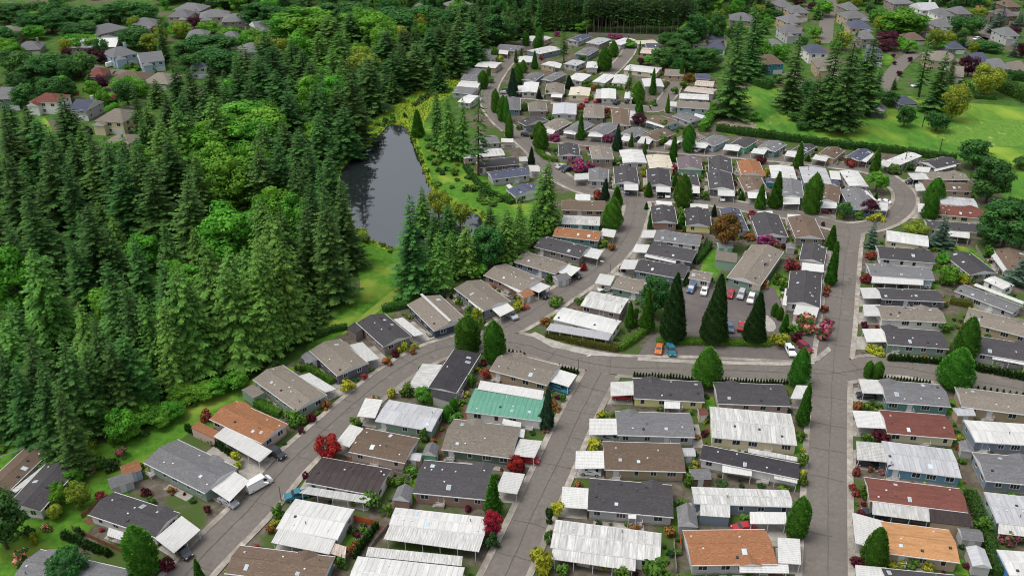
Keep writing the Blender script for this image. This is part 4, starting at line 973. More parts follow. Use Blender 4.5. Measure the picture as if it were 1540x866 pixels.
colp = lambda t: min(1, .7+t*2.2)*max(.03, 1-max(0, (t-.52)/.48)**2.1)
eggp = lambda t: min(1, .6+t*2.4)*max(.04, 1-max(0, (t-.2)/.8)**2)**.78
kind('cone', 'arborvitae', 'bright green conical arborvitae', 'tree', am, [column(s, am, 8, 2.2, eggp, 4590, .36, 0.13) for s in (51, 52, 53)], 8, 2.2, tc_)
kind('col', 'arborvitae', 'bright green columnar arborvitae', 'tree', am, [column(s, am, 8, 1.5, colp, 3510, .34, 0.12) for s in (61, 62, 63)], 8, 1.5, tc_)
kind('nar', 'arborvitae', 'slim tapering arborvitae', 'tree', am, [column(s, am, 8, 1.1, conep, 2565, .36, 0.13) for s in (71, 72)], 8, 1.1, tc_)
kind('dcone', 'cypress_tree', 'dark conical cypress', 'tree', dm, [column(s, dm, 16, 3.2, conep, 8000, .5, .18) for s in (81, 82, 83)], 16, 3.2, [trunk_mesh(12, .3, .08)])
hemp = lm('scale_leaf_sprays', G(84, 116, 84), G(44, 70, 52), .15, .01)
kind('grey', 'cypress_tree', 'grey green conical cypress', 'tree', hemp, [column(s, hemp, 10, 2., conep, 3800, .5, .3) for s in (84, 85)], 10, 2., tc_)
def dec(key, name, desc, c, c2, seeds, **k):
    m = lm(key+'_leaf', c, c2, .16, .014, trans=.35)
    kind(key, name, desc, 'tree', m, [broadleaf(s, m, **k) for s in seeds], 10, 4.5, [trunk_mesh(6.5, .3, .1, limbs(s, 2.2, 7.5, 4.5, 7)) for s in seeds[:1]])
dec('dec', 'maple_tree', 'bright leafy tree', G(118, 176, 58), G(60, 118, 36), (91, 92, 93), z0=.1)
dec('ald', 'alder_tree', 'deep green leafy tree', G(84, 132, 62), G(44, 86, 44), (94, 95, 96), z0=.06)
dec('lime', 'maple_tree', 'yellow green leafy tree', G(156, 168, 62), G(100, 126, 44), (97, 98), z0=.04)
dec('plum', 'plum_tree', 'dark purple plum tree', G(96, 46, 64), G(52, 28, 42), (99, 100), z0=.1)
dec('copper', 'beech_tree', 'copper and green leaved tree', G(150, 104, 54), G(86, 84, 38), (101,), z0=.18)
dec('acer', 'japanese_maple', 'red leaved japanese maple', G(178, 48, 58), G(116, 26, 42), (102, 103), z0=.1)
KIND['tdec'] = dict(KIND['dec'], meshes=[broadleaf(s, KIND['dec']['m'], H=20, R=5.5, lobes=60, per=120, ls=.75, z0=.06) for s in (111, 112, 113)], H=20, R=5.5, trunk=[trunk_mesh(14, .4, .12, limbs(5, 5, 16, 5.5, 8))])
KIND['tald'] = dict(KIND['ald'], meshes=[broadleaf(s, KIND['ald']['m'], H=18, R=5.5, lobes=54, per=120, ls=.75, z0=.06) for s in (114, 115)], H=18, R=5.5, trunk=[trunk_mesh(13, .4, .12, limbs(6, 5, 15, 5.5, 8))])
GROVES = {}
def region(x, y, px, py):
    if inside(PARK_P, x, y): return None
    if px < 470 and py > 560: return "on the lawn behind the homes"
    if px > 1060 and py < 72: return "among the houses beyond the meadow"
    if px > 1060: return "at the meadow's edge"
    if px > 620 and py < 62: return "in the woods behind the park"
    if px < 420 and py < 205: return "among the houses beyond the forest"
    if px > 580 and py > 140: return "on the pond's shore"
    return "in the forest beside the pond"
USED = {}
def proj(x, y, z=0):
    d = depth(y, z); return 770+F_PX*x/d, 433-F_PX*(y*ST+(z-CAM_H)*CT)/d
TREES = []
def plant(key, x, y, h, wd, label=None):
    if key in ('dec', 'ald') and h > 12: key = 't'+key; wd = max(wd, h*.42)
    K = KIND[key]; r = random.Random(int(x*7.3+y*13.7+h))
    if key in ('dec', 'ald', 'lime', 'plum', 'tdec', 'tald'): wd *= 1.2
    root = bpy.data.objects.new(K['name'], None); COL.objects.link(root)
    root.location = (x, y, 0); root.rotation_euler = (r.uniform(-.035, .035)*(h > 14 and K['R'] > 3.5), r.uniform(-.035, .035)*(h > 14 and K['R'] > 3.5), r.uniform(0, 6.28))
    s = wd/2/K['R']; root.scale = (s, s*r.uniform(.94, 1.06), h/K['H'])
    link('trunk', r.choice(K['trunk']), root); link('crown', r.choice(K['meshes']), root)
    px, py = proj(x, y); TREES.append((x, y, wd/2))
    if not label:
        auto = True; rg = region(x, y, px, py)
        if rg is None:
            hh = min(HOUSES, key=lambda q: hypot(q['c'][0]-x, q['c'][1]-y)); rg = "near the " + hh['ref'].replace(' home', '')
            rg = rg if 'clubhouse' in rg or 'shelter' in rg or 'carport' in rg else "by home " + hh['ref']
        label = f"{K['desc']} {rg}"
        if rg.startswith('by home') is False and h > 3:
            sz = 'towering' if h > 27.5 else 'tall' if h > 23 else 'mid-height' if h > 16 else 'low'; wz = 'broad' if wd/h > .36 else 'slim' if wd/h < .27 else ''
            base = f"{sz} {wz} {K['desc']}".replace('  ', ' ').replace('tall tall', 'very tall')
            hh = min(HOUSES, key=lambda q: hypot(q['c'][0]-x, q['c'][1]-y)); dd = hypot(hh['c'][0]-x, hh['c'][1]-y)
            pd = min(hypot(a-x, b-y) for a, b in POND_P)
            if 'forest beside' in rg:
                pl = "at the pond's edge" if pd < 14 else f"behind home {hh['ref']}" if dd < 34 else "in the forest close to pond" if pd < 40 else \
                     ("in the forest's deep western corner" if px < 130 else "in the forest's deep middle" if py > 300 else "in the forest's rear toward suburb" if px < 420 else "in the forest north of pond")
            else: pl = f"near home {hh['ref']}" if dd < (22 if 'woods' in rg or 'meadow\'s' in rg else 45) else rg
            label = f"{base} {pl}"
    if label in USED or True:
        USED.setdefault(label, []).append(root)
    root['label'] = label; root['category'] = K['cat']; root['group'] = label.replace(K['desc'], K['desc'] + ('es' if K['desc'].endswith('s') else 's'))
    return root
def standing(tile, key, s):               # "base, tip, width" as surveyed
    for bx, by, tx, ty, wpx in S(s):
        px, py = px_of(tile, bx, by); x, y = unp(px, py); h = max(1, height_at(y, TILE[tile][1]+ty/3.52))
        plant(key, x, y, h, wpx/3.52*depth(y, h*.35)/F_PX)
def crowns(tile, key, h, s):              # tip only, known height: base hidden in the stand
    for tx, ty, wpx in S(s):
        px, py = px_of(tile, tx, ty); hh = h*.8*rnd.uniform(.95, 1.05)*(1.2 if key == 'dec' else 1) if tile != 'A0' else h*rnd.uniform(.8, .9)*(.75 if key == 'ald' else 1); x, y = unp(px, py, hh)
        plant(key, x, y, hh, 1.27*wpx/3.52*depth(y, hh*.4)/F_PX)
# --- single trees of the park
standing('A3', 'col', "770,868,760,600,160")
standing('D3', 'cone', "600,815,600,610,130"); standing('D3', 'col', "200,658,200,445,110")
standing('D2', 'nar', "232,840,242,615,78"); standing('D2', 'cone', "210,630,230,435,115 1080,492,1080,270,130 1030,642,1075,435,170")
standing('D2', 'col', "578,592,585,500,46 625,602,630,502,56 85,265,90,195,38 112,285,115,215,38")
standing('D2', 'nar', "137,350,145,250,55")
standing('C2', 'cone', "1060,627,1060,430,150"); standing('C2', 'grey', "222,862,225,645,78")
standing('B3', 'nar', "1272,535,1268,330,95"); standing('B3', 'acer', "1270,665,1262,522,115 405,245,405,130,160 1388,320,1385,235,105")
standing('C2', 'nar', "745,342,755,112,82 655,322,655,185,60"); standing('C2', 'dcone', "880,398,890,38,152 1100,402,1105,45,152 1313,402,1325,140,128")
standing('C2', 'ald', "785,270,790,42,145"); standing('B2', 'col', "1143,458,1143,258,132 1278,502,1275,290,112")
standing('B2', 'col', "1035,815,1035,735,55 1065,770,1065,695,45"); standing('B2', 'dec', "905,725,915,640,80")
standing('C1', 'cedar', "215,512,212,145,160 185,470,180,190,100"); standing('C1', 'cone', "565,508,570,345,105 935,388,938,218,102")
standing('C1', 'nar', "588,375,585,280,66 755,335,757,258,52 745,405,762,368,25 762,505,760,415,25"); standing('C1', 'grey', "528,352,532,242,50 138,170,138,75,42")
standing('C1', 'copper', "1158,610,1160,420,185"); standing('C1', 'cone', "188,92,180,-30,85")
standing('C1', 'nar', "888,148,888,15,48 735,122,735,30,24 895,290,898,215,40 1345,400,1400,270,60"); standing('C1', 'cone', "967,100,968,-20,66")
standing('C1', 'grey', "592,92,592,-20,55 1102,440,1100,380,35"); standing('C1', 'nar', "1250,355,1255,310,38 1240,320,1245,290,25 930,500,930,420,60")
standing('D1', 'col', "278,425,280,212,92"); standing('D1', 'nar', "88,395,90,208,82 210,185,212,48,56 380,615,385,488,66 262,150,262,115,34")
standing('D1', 'nar', "615,212,620,80,58 622,350,618,312,24"); standing('D1', 'dec', "620,315,620,203,100"); standing('D1', 'spruce', "588,605,590,465,88 968,605,970,430,128 1372,800,1370,612,140")
standing('D1', 'nar', "378,805,380,575,72"); standing('D1', 'cone', "925,375,942,238,105 900,465,920,322,85"); standing('D1', 'lime', "825,545,825,463,125")
standing('D1', 'plum', "580,440,580,352,90"); standing('D1', 'ald', "445,450,445,360,80")
standing('D1', 'ald', "1135,190,1130,18,150 1205,370,1200,110,175 1215,300,1225,190,120"); standing('D1', 'ald', "1290,620,1290,338,230 1385,610,1375,370,110 1215,600,1215,500,100")
standing('D1', 'dec', "1000,800,1000,700,100 975,705,975,640,60 640,230,640,170,10"); standing('D1', 'ald', "1385,190,1385,125,90")
standing('C0', 'nar', "398,742,398,605,46 665,780,665,700,26 735,825,735,735,24 885,850,888,720,50 857,597,857,498,26 930,425,930,300,32 778,502,778,365,42 710,292,708,218,16 155,365,155,270,40 55,335,55,265,20 85,300,85,255,18 715,602,713,540,34 700,592,700,500,30")
standing('C0', 'col', "965,770,968,660,68 525,375,525,250,76 108,242,108,165,36 180,242,183,138,42"); standing('C0', 'cone', "180,742,175,645,82 700,545,702,432,74 65,445,65,335,62 95,385,95,318,40 570,300,570,215,56 5,655,5,510,36 20,732,20,600,42 170,260,168,190,55")
standing('C0', 'grey', "592,790,592,660,52 40,512,40,365,58 335,470,335,400,50 178,525,178,475,35"); standing('C0', 'open', "310,335,310,130,72 655,475,655,345,58")
standing('C0', 'copper', "970,460,970,385,75"); standing('C0', 'plum', "705,665,705,600,78 650,230,570,190,5 718,345,718,305,42 68,195,68,140,50"); standing('C0', 'dec', "480,280,480,255,30 755,345,755,295,60 845,360,845,335,40 660,255,660,220,60")
standing('C0', 'ald', "405,330,405,290,40")
standing('B0', 'col', "1280,325,1280,248,40 1220,470,1222,372,54 1285,595,1287,470,46 1325,640,1325,505,60 1250,410,1250,352,22"); standing('B0', 'nar', "1358,730,1358,590,46"); standing('B0', 'grey', "1375,510,1378,365,55"); standing('B0', 'dec', "1148,358,1148,318,45 1258,440,1258,405,40")
standing('B0', 'cone', "1140,325,1140,258,48"); standing('B0', 'grey', "1108,382,1108,292,36"); standing('B0', 'nar', "1395,335,1395,262,20")
standing('A3', 'ald', "40,720,30,400,230 375,905,360,740,200"); standing('A3', 'lime', "430,500,432,370,110 300,560,300,490,70"); standing('A3', 'dec', "330,500,330,370,90 400,390,400,300,90 540,290,540,245,60 320,160,320,90,110")
standing('A3', 'lime', "435,245,435,165,130"); standing('A3', 'nar', "1062,900,1035,775,60")
# --- pond shore
standing('B0', 'nar', "875,722,880,580,78"); standing('B0', 'cedar', "985,805,958,478,110 1045,840,1050,500,120 1110,845,1110,520,110"); standing('B0', 'open', "1195,930,1190,458,165")
standing('B1', 'fir', "865,832,840,335,235"); standing('B1', 'cedar', "1000,832,1000,515,150 1130,752,1120,485,150 1345,690,1342,405,170 1400,650,1400,420,120 905,530,905,288,130 1180,700,1180,500,120 1060,770,1062,520,110")
standing('B1', 'ald', "1235,725,1222,480,150 1290,690,1290,500,130"); standing('B1', 'gfir', "1040,620,1040,365,170 1260,580,1265,385,140 960,640,960,400,130"); standing('B1', 'lime', "985,440,985,295,110 1100,490,1100,362,115 1050,470,1050,370,90 560,560,565,505,90 605,580,605,535,40")
standing('C1', 'cedar', "75,610,70,360,105 5,640,5,400,110 150,560,140,385,105 50,600,45,500,60"); standing('C1', 'dec', "205,560,205,480,60")
standing('B1', 'dec', "1290,690,1290,620,80 1150,740,1150,680,80 1080,745,1080,700,60 1200,760,1200,690,80")
standing('B2', 'fir', "440,188,395,-410,260"); standing('B0', 'fir', "560,775,490,270,190 640,590,640,295,235 400,800,400,380,160"); standing('B0', 'dec', "1010,395,1012,305,80")
# --- meadow and the suburb beyond it
standing('C0', 'fir', "1195,620,1205,95,215 1290,430,1285,30,170 1180,560,1170,150,130"); standing('C0', 'ald', "830,370,835,235,120 900,330,905,200,150 950,260,950,130,150 870,250,880,170,120 1000,260,1010,60,110 960,380,965,250,110 1040,370,1040,240,120 1090,360,1090,250,110 1110,250,1100,40,80 915,390,915,300,60 1030,390,1030,320,70 1075,380,1075,310,60")
standing('C0', 'dec', "1050,170,1050,120,0 860,230,860,200,70 1345,260,1350,200,90 985,200,985,150,0 1330,640,1330,600,60 1100,600,1095,540,40 1075,640,1075,590,50 1050,690,1050,630,60"); standing('C0', 'cedar', "1360,180,1370,110,70 1310,120,1300,0,60")
standing('C0', 'plum', "1355,395,1355,335,50 1050,210,1050,170,45")
standing('D0', 'fir', "160,588,160,200,185 340,670,405,125,165 430,695,470,165,240 545,600,545,150,200 620,500,632,350,75 716,475,722,408,42 930,585,955,275,165 1010,445,1012,265,60 275,670,270,390,160 50,70,50,0,90")
standing('D0', 'open', "848,525,870,185,155"); standing('D0', 'ald', "770,672,770,555,85 940,695,940,588,115 190,640,190,590,70 690,565,690,480,90 1060,170,1065,85,110 1130,190,1125,80,100 1170,270,1170,210,120 1240,280,1240,225,90")
standing('D0', 'dec', "760,190,745,35,220 640,140,640,40,90 20,310,20,210,110 110,320,110,230,110 340,90,330,0,100 300,205,300,140,70 655,240,655,190,40 1010,225,1015,178,85 790,280,795,210,80 985,270,985,215,60 35,120,35,60,60 750,270,750,190,40 790,620,795,560,70 1120,440,1120,440,0")
standing('D0', 'lime', "1020,640,1030,430,120 925,260,925,140,80 1190,505,1190,335,145 1160,90,1150,40,80 1060,520,1060,450,70 312,235,312,205,35"); standing('D0', 'plum', "680,235,685,165,130 665,270,660,210,130 1108,405,1110,290,88 210,35,210,-20,70 285,60,285,15,50 745,405,745,375,32 1345,195,1345,140,75 715,305,715,285,20 720,345,720,325,22 802,330,802,300,26 1390,310,1395,225,60")
standing('D0', 'spruce', "1270,180,1275,20,130 1230,130,1230,60,60 1385,140,1390,60,70 1350,300,1360,180,70"); standing('D0', 'ald', "460,110,460,55,40 590,90,590,10,50 800,50,805,-20,70 900,30,900,-60,120 1000,20,1000,-60,140 1180,30,1180,-60,120 1100,30,1100,-50,120 1300,20,1300,-70,100 540,30,540,-60,90 620,20,620,-60,90 230,690,230,640,62 60,460,60,410,70 130,470,130,440,0 250,560,250,420,80")
standing('D0', 'ald', "40,120,40,40,70 100,100,100,50,60 380,-5,380,-70,60 460,0,460,-80,80 720,0,720,-70,80 230,250,230,190,60 120,200,120,160,0 20,420,20,350,50 100,440,100,390,50 1310,420,1310,385,90 1390,420,1390,380,90")
standing('A0', 'fir', "880,330,862,68,75 530,150,515,40,92 850,560,815,420,130")
# ------------------------------------------------------------------ the forest beside the pond
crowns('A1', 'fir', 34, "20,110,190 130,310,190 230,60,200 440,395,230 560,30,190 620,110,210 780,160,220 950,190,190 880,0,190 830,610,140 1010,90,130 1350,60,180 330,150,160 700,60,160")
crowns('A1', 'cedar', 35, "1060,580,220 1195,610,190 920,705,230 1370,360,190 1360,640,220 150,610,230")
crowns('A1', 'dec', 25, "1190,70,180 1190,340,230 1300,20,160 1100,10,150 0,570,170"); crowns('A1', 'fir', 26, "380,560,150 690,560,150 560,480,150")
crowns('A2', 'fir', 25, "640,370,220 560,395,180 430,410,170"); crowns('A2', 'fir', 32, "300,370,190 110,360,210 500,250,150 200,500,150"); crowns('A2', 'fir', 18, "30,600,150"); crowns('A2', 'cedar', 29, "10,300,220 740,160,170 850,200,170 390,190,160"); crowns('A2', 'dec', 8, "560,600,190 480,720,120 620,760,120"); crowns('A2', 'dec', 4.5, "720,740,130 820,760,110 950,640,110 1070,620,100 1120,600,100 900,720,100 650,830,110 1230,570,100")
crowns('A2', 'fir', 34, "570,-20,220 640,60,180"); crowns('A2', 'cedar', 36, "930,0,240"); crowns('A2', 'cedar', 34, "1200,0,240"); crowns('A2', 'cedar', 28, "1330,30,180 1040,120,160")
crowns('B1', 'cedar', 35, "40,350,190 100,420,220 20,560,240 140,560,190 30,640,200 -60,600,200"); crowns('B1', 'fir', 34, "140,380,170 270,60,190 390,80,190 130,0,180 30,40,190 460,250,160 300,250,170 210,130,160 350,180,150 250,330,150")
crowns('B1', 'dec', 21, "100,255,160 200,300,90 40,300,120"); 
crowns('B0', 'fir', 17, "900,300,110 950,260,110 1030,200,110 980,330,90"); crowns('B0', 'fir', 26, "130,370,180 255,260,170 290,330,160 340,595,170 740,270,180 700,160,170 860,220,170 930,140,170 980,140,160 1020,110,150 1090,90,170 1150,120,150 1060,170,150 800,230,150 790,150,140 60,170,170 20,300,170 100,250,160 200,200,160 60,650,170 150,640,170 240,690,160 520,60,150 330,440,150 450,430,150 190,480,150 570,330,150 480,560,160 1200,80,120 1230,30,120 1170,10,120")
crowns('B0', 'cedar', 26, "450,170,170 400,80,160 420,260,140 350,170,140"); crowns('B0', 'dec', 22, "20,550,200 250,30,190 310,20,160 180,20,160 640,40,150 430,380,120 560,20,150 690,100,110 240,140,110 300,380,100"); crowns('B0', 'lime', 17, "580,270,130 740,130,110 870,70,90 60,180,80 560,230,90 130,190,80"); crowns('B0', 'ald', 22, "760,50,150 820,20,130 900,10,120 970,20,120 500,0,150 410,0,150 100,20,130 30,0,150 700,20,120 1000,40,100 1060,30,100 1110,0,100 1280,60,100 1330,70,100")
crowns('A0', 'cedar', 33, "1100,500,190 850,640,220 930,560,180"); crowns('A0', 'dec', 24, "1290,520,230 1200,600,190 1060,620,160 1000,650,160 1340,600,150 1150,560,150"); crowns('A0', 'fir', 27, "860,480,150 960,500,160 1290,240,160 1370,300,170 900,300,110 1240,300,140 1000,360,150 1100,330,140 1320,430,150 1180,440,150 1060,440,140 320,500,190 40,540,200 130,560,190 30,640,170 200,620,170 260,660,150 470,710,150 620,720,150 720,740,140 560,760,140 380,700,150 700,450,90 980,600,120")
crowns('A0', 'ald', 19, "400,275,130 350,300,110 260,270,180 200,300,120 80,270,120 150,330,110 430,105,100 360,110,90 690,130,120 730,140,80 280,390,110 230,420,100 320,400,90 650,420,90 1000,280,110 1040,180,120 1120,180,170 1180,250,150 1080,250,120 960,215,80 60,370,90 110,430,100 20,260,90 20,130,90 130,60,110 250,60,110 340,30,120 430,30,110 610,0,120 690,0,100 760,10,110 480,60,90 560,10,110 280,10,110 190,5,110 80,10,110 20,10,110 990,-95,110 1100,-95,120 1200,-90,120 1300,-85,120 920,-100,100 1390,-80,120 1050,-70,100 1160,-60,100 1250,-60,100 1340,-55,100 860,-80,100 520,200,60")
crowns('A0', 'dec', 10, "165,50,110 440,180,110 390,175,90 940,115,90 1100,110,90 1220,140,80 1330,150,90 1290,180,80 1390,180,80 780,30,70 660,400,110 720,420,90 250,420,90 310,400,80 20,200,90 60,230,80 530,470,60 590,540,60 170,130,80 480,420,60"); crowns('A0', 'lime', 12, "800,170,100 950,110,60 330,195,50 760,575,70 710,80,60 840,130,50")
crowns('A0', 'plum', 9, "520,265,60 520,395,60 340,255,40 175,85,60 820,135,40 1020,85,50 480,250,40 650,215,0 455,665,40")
crowns('A2', 'fir', 28, "60,520,190 180,560,180 -20,420,190 270,620,160"); crowns('A2', 'fir', 17, "-40,640,150 110,680,130"); crowns('A1', 'fir', 34, "-60,330,200 40,480,190"); crowns('A2', 'gfir', 26, "-70,200,190 60,180,180")
# fill between the surveyed crowns
MARSH_P = [unp(*p) for p in LAWNS[3][1]]
FOREST = [unp(*p) for p in S("-80,665 60,648 150,645 235,600 330,555 430,530 462,500 490,470 500,440 535,425 520,370 505,300 500,245 540,192 580,165 620,138 660,112 695,95 715,72 600,60 500,95 400,130 320,150 270,190 200,240 100,250 0,240 -120,260")]
rf = random.Random(3); xs = [p[0] for p in FOREST]; ys = [p[1] for p in FOREST]; cnt = 0
for k in range(6500):
    x, y = rf.uniform(min(xs), max(xs)), rf.uniform(min(ys), max(ys))
    if not inside(FOREST, x, y) or inside(POND_P, x, y): continue
    if any((x-a)**2+(y-b)**2 < (6.0+r_*.5)**2 for a, b, r_ in TREES): continue
    q = rf.random(); cnt += 1
    px, py = proj(x, y)
    if 470 < px < 530 and py < 345 and min(hypot(a-x, b-y) for a, b in POND_P) < 16: continue
    if px > 545 and py < 200 and min(hypot(a-x, b-y) for a, b in MARSH_P) < 7: continue
    edge = py > 500 or (px > 460 and py > 320)
    if py > 575: q = .9
    plant('gfir' if q < .55 else 'cedar' if q < .8 else 'dec', x, y, rf.uniform(10, 17)*(.6 if edge else 1)*(.75 if q >= .8 else 1), rf.uniform(7, 9.5))
print('forest fill', cnt)
# woods behind the park: a row of bare trunked pines, mixed trees behind
rp = random.Random(9)
for k in range(52):
    tx = 430 + k*10.6 + rp.uniform(-4, 4); by = 188 - (k % 3)*14 + rp.uniform(-3, 3); x, y = tp('C0', tx, by)
    plant('pine', x, y, rp.uniform(23, 28), rp.uniform(4.4, 6.4))
for k in range(30):
    x, y = tp('C0', 425 + k*19.5 + rp.uniform(-6, 6), 128 + rp.uniform(-8, 8)); plant('gfir' if k % 2 else 'ald', x, y, rp.uniform(11, 17), rp.uniform(7, 9))
for k in range(26):
    tx = 175 + k*10 + rp.uniform(-4, 4); by = 165 - (k % 3)*12; x, y = tp('C0', tx, by); plant('pine' if k % 3 else 'fir', x, y, rp.uniform(19, 25), rp.uniform(5, 7))
standing('C0', 'fir', "20,190,20,40,90 60,185,65,10,95 120,180,115,0,95 0,180,-10,20,80 95,170,90,30,80"); standing('B0', 'fir', "1330,210,1335,60,90 1385,205,1380,70,90 1290,215,1290,80,90 1250,240,1250,90,90")
standing('C0', 'dec', "225,150,225,60,60 430,165,430,95,70 400,175,400,120,60 1010,190,1015,70,100 1060,200,1050,100,80 960,200,960,110,80 460,80,460,20,60"); standing('C0', 'plum', "65,190,68,140,40")
WOODS = [unp(*p) for p in S("330,22 420,40 560,50 650,50 720,55 800,40 900,26 1050,30 1140,20 1150,-30 330,-34")]
xs = [p[0] for p in WOODS]; ys = [p[1] for p in WOODS]; c2 = 0
for k in range(2600):
    x, y = rp.uniform(min(xs), max(xs)), rp.uniform(min(ys), max(ys))
    if not inside(WOODS, x, y) or any((x-a)**2+(y-b)**2 < 12**2 for a, b, r_ in TREES): continue
    q = rp.random(); c2 += 1; plant('dec' if q < .42 else 'ald' if q < .72 else 'fir', x, y, rp.uniform(15, 23), rp.uniform(8, 11))
print('woods', c2, 'trees', len(TREES))

# garden trees of the two suburbs
def scatter(s, n, gap, keys, h0, h1, seed):
    R_ = [unp(*p) for p in S(s)]; r = random.Random(seed); xs = [p[0] for p in R_]; ys = [p[1] for p in R_]; c = 0
    for k in range(n*40):
        x, y = r.uniform(min(xs), max(xs)), r.uniform(min(ys), max(ys))
        if c >= n or not inside(R_, x, y) or on_road(x, y, 1.5): continue
        if any((x-a)**2+(y-b)**2 < (gap+r_*.5)**2 for a, b, r_ in TREES): continue
        if any(hypot(H['c'][0]-x, H['c'][1]-y) < max(H['L'], H['w'])*.5+4.5 for H in HOUSES): continue
        # keep roofs in view: nothing tall just in front of a house
        h = r.uniform(h0, h1)
        if any(abs(H['c'][0]-x*H['c'][1]/y) < H['L']*.6 and 0 < H['c'][1]-y < h*2.2+5 for H in HOUSES): h *= .5
        c += 1; plant(r.choice(keys), x, y, h, h*r.uniform(.6, .85))
scatter("1065,72 1540,95 1640,60 1640,-25 1065,-25", 110, 5.5, ('dec', 'ald', 'ald', 'lime', 'gfir'), 6, 11, 5)
scatter("-80,200 60,215 200,200 330,120 420,60 420,-25 -120,-25", 60, 6, ('dec', 'ald', 'ald', 'gfir', 'dec'), 5, 9, 6)

def tufts(name, P, n, l0, l1, m, seed, avoid=None, hh=1.0):
    r = random.Random(seed); L = Leaves(); xs = [p[0] for p in P]; ys = [p[1] for p in P]
    for k in range(n*3):
        x, y = r.uniform(min(xs), max(xs)), r.uniform(min(ys), max(ys))
        if len(L.q) >= n: break
        if not inside(P, x, y) or (avoid and inside(avoid, x, y)): continue
        l = r.uniform(l0, l1); a = r.uniform(0, 6.28); q = np.array((cos(a), sin(a), 0))
        L.add(np.array((x, y, .05)), np.array((r.gauss(0, .5), r.gauss(0, .5), hh)), q, l, l*.9, r.random())
    if L.q: o = link(name, L.mesh(name, m)); o['kind'] = 'stuff'
gm = leaf_mat('grass_blade', G(104, 150, 46), G(70, 114, 34), .0, .0); mm_ = leaf_mat('marsh_blade', G(146, 156, 54), G(94, 124, 40), 0, 0)
for i, (n, p, m) in enumerate(LAWNS[:6]):
    if n != 'marsh': continue
    P = [unp(*q) for q in p]; A = abs(sum(P[j-1][0]*P[j][1]-P[j][0]*P[j-1][1] for j in range(len(P))))/2
    k = 'marsh_grass' if n == 'marsh' else 'grass_tufts'
    tufts(k, P, int(min(14000, A*(1.6 if n == 'marsh' else .9))), .25, .55 if n != 'marsh' else .9, mm_ if n == 'marsh' else gm, i, POND_P)
BANK = [(x+(x-unp(600, 300)[0])/hypot(x-unp(600, 300)[0], y-unp(600, 300)[1])*2.2, y+(y-unp(600, 300)[1])/hypot(x-unp(600, 300)[0], y-unp(600, 300)[1])*2.2) for x, y in POND_P]
tufts('reeds', BANK, 2600, .7, 1.5, mm_, 77, POND_P, 1.4)
# ------------------------------------------------------------------ vehicles
def car_meshes(kind_, paint):
    def body():
        b = MB()
        if kind_ == 'van': prof = [(-2.7, .35), (-2.72, 1.9), (-2.6, 2.3), (1.2, 2.3), (1.9, 1.4), (2.6, 1.1), (2.7, .7), (2.68, .35)]; hw = .98
        elif kind_ == 'pickup': prof = [(-2.7, .45), (-2.72, 1.1), (-.6, 1.1), (-.35, 1.75), (.75, 1.75), (1.3, 1.15), (2.55, 1.05), (2.7, .8), (2.68, .45)]; hw = .95
        elif kind_ == 'suv': prof = [(-2.25, .4), (-2.3, 1.05), (-2.05, 1.7), (.35, 1.72), (1.05, 1.12), (2.15, .98), (2.28, .75), (2.25, .4)]; hw = .92
        else: prof = [(-2.2, .32), (-2.25, .9), (-1.6, 1.05), (-.95, 1.42), (.35, 1.42), (1.15, .98), (2.1, .85), (2.22, .6), (2.2, .32)]; hw = .87
        n = len(prof); wv = [hw*(.98 if z < 1.1 else .8) for x, z in prof]; i0 = len(b.v)
        b.v += [(x, -w1, z) for (x, z), w1 in zip(prof, wv)] + [(x, w1, z) for (x, z), w1 in zip(prof, wv)]; k = b.mi(paint)
        b.f.append(tuple(range(n))[::1]); b.m.append(k); b.f.append(tuple(range(2*n-1, n-1, -1))); b.m.append(k)
        for j in range(n): q = (j+1) % n; b.f.append((j, n+j, n+q, q)); b.m.append(k)
        return b.mesh('body')
    def glass():
        b = MB(); 
        d = dict(van=[(.7, 2.0, 1.62, 1.36)], pickup=[(-.5, .66, 1.64, 1.22), (.82, 1.25, 1.68, 1.2)], suv=[(-1.9, .2, 1.6, 1.15), (.4, 1.02, 1.68, 1.16)], car=[(-1.0, .25, 1.34, 1.02), (.42, 1.1, 1.38, 1.02)])[kind_]
        hw = dict(van=.98, pickup=.95, suv=.92, car=.87)[kind_]
        zt = dict(van=2.05, pickup=1.66, suv=1.62, car=1.33)[kind_]; zb = dict(van=1.45, pickup=1.2, suv=1.16, car=1.02)[kind_]
        x0, x1, x2, x3 = dict(van=(.75, 1.1, 1.62, .75), pickup=(-.35, .7, 1.12, -.5), suv=(-1.9, .3, .82, -2.0), car=(-.85, .32, .85, -1.35))[kind_]
        for s in (-1, 1):
            q = [(x3, s*(hw*.97+.012), zb), (x2, s*(hw*.97+.012), zb), (x1, s*(hw*.81+.012), zt), (x0, s*(hw*.81+.012), zt)]; b.face(q if s < 0 else q[::-1], M_GLASS)
        xa, za, xb, zb2 = dict(van=(1.28, 2.2, 1.84, 1.47), pickup=(.8, 1.72, 1.24, 1.22), suv=(.42, 1.67, 1.0, 1.19), car=(.42, 1.39, 1.08, 1.03))[kind_]
        b.face([(xb+.02, -hw*.8, zb2+.02), (xb+.02, hw*.8, zb2+.02), (xa+.03, hw*.72, za+.02), (xa+.03, -hw*.72, za+.02)], M_GLASS)
        if kind_ in ('car', 'suv'):
            xa, za, xb, zb2 = dict(suv=(-2.08, 1.64, -2.25, 1.2), car=(-1.02, 1.39, -1.55, 1.08))[kind_]
            b.face([(xb-.02, hw*.8, zb2+.01), (xb-.02, -hw*.8, zb2+.01), (xa-.02, -hw*.72, za+.02), (xa-.02, hw*.72, za+.02)], M_GLASS)
        return b.mesh('glass')
    return cached(('body', kind_, paint.name), body), cached(('glass', kind_), glass)
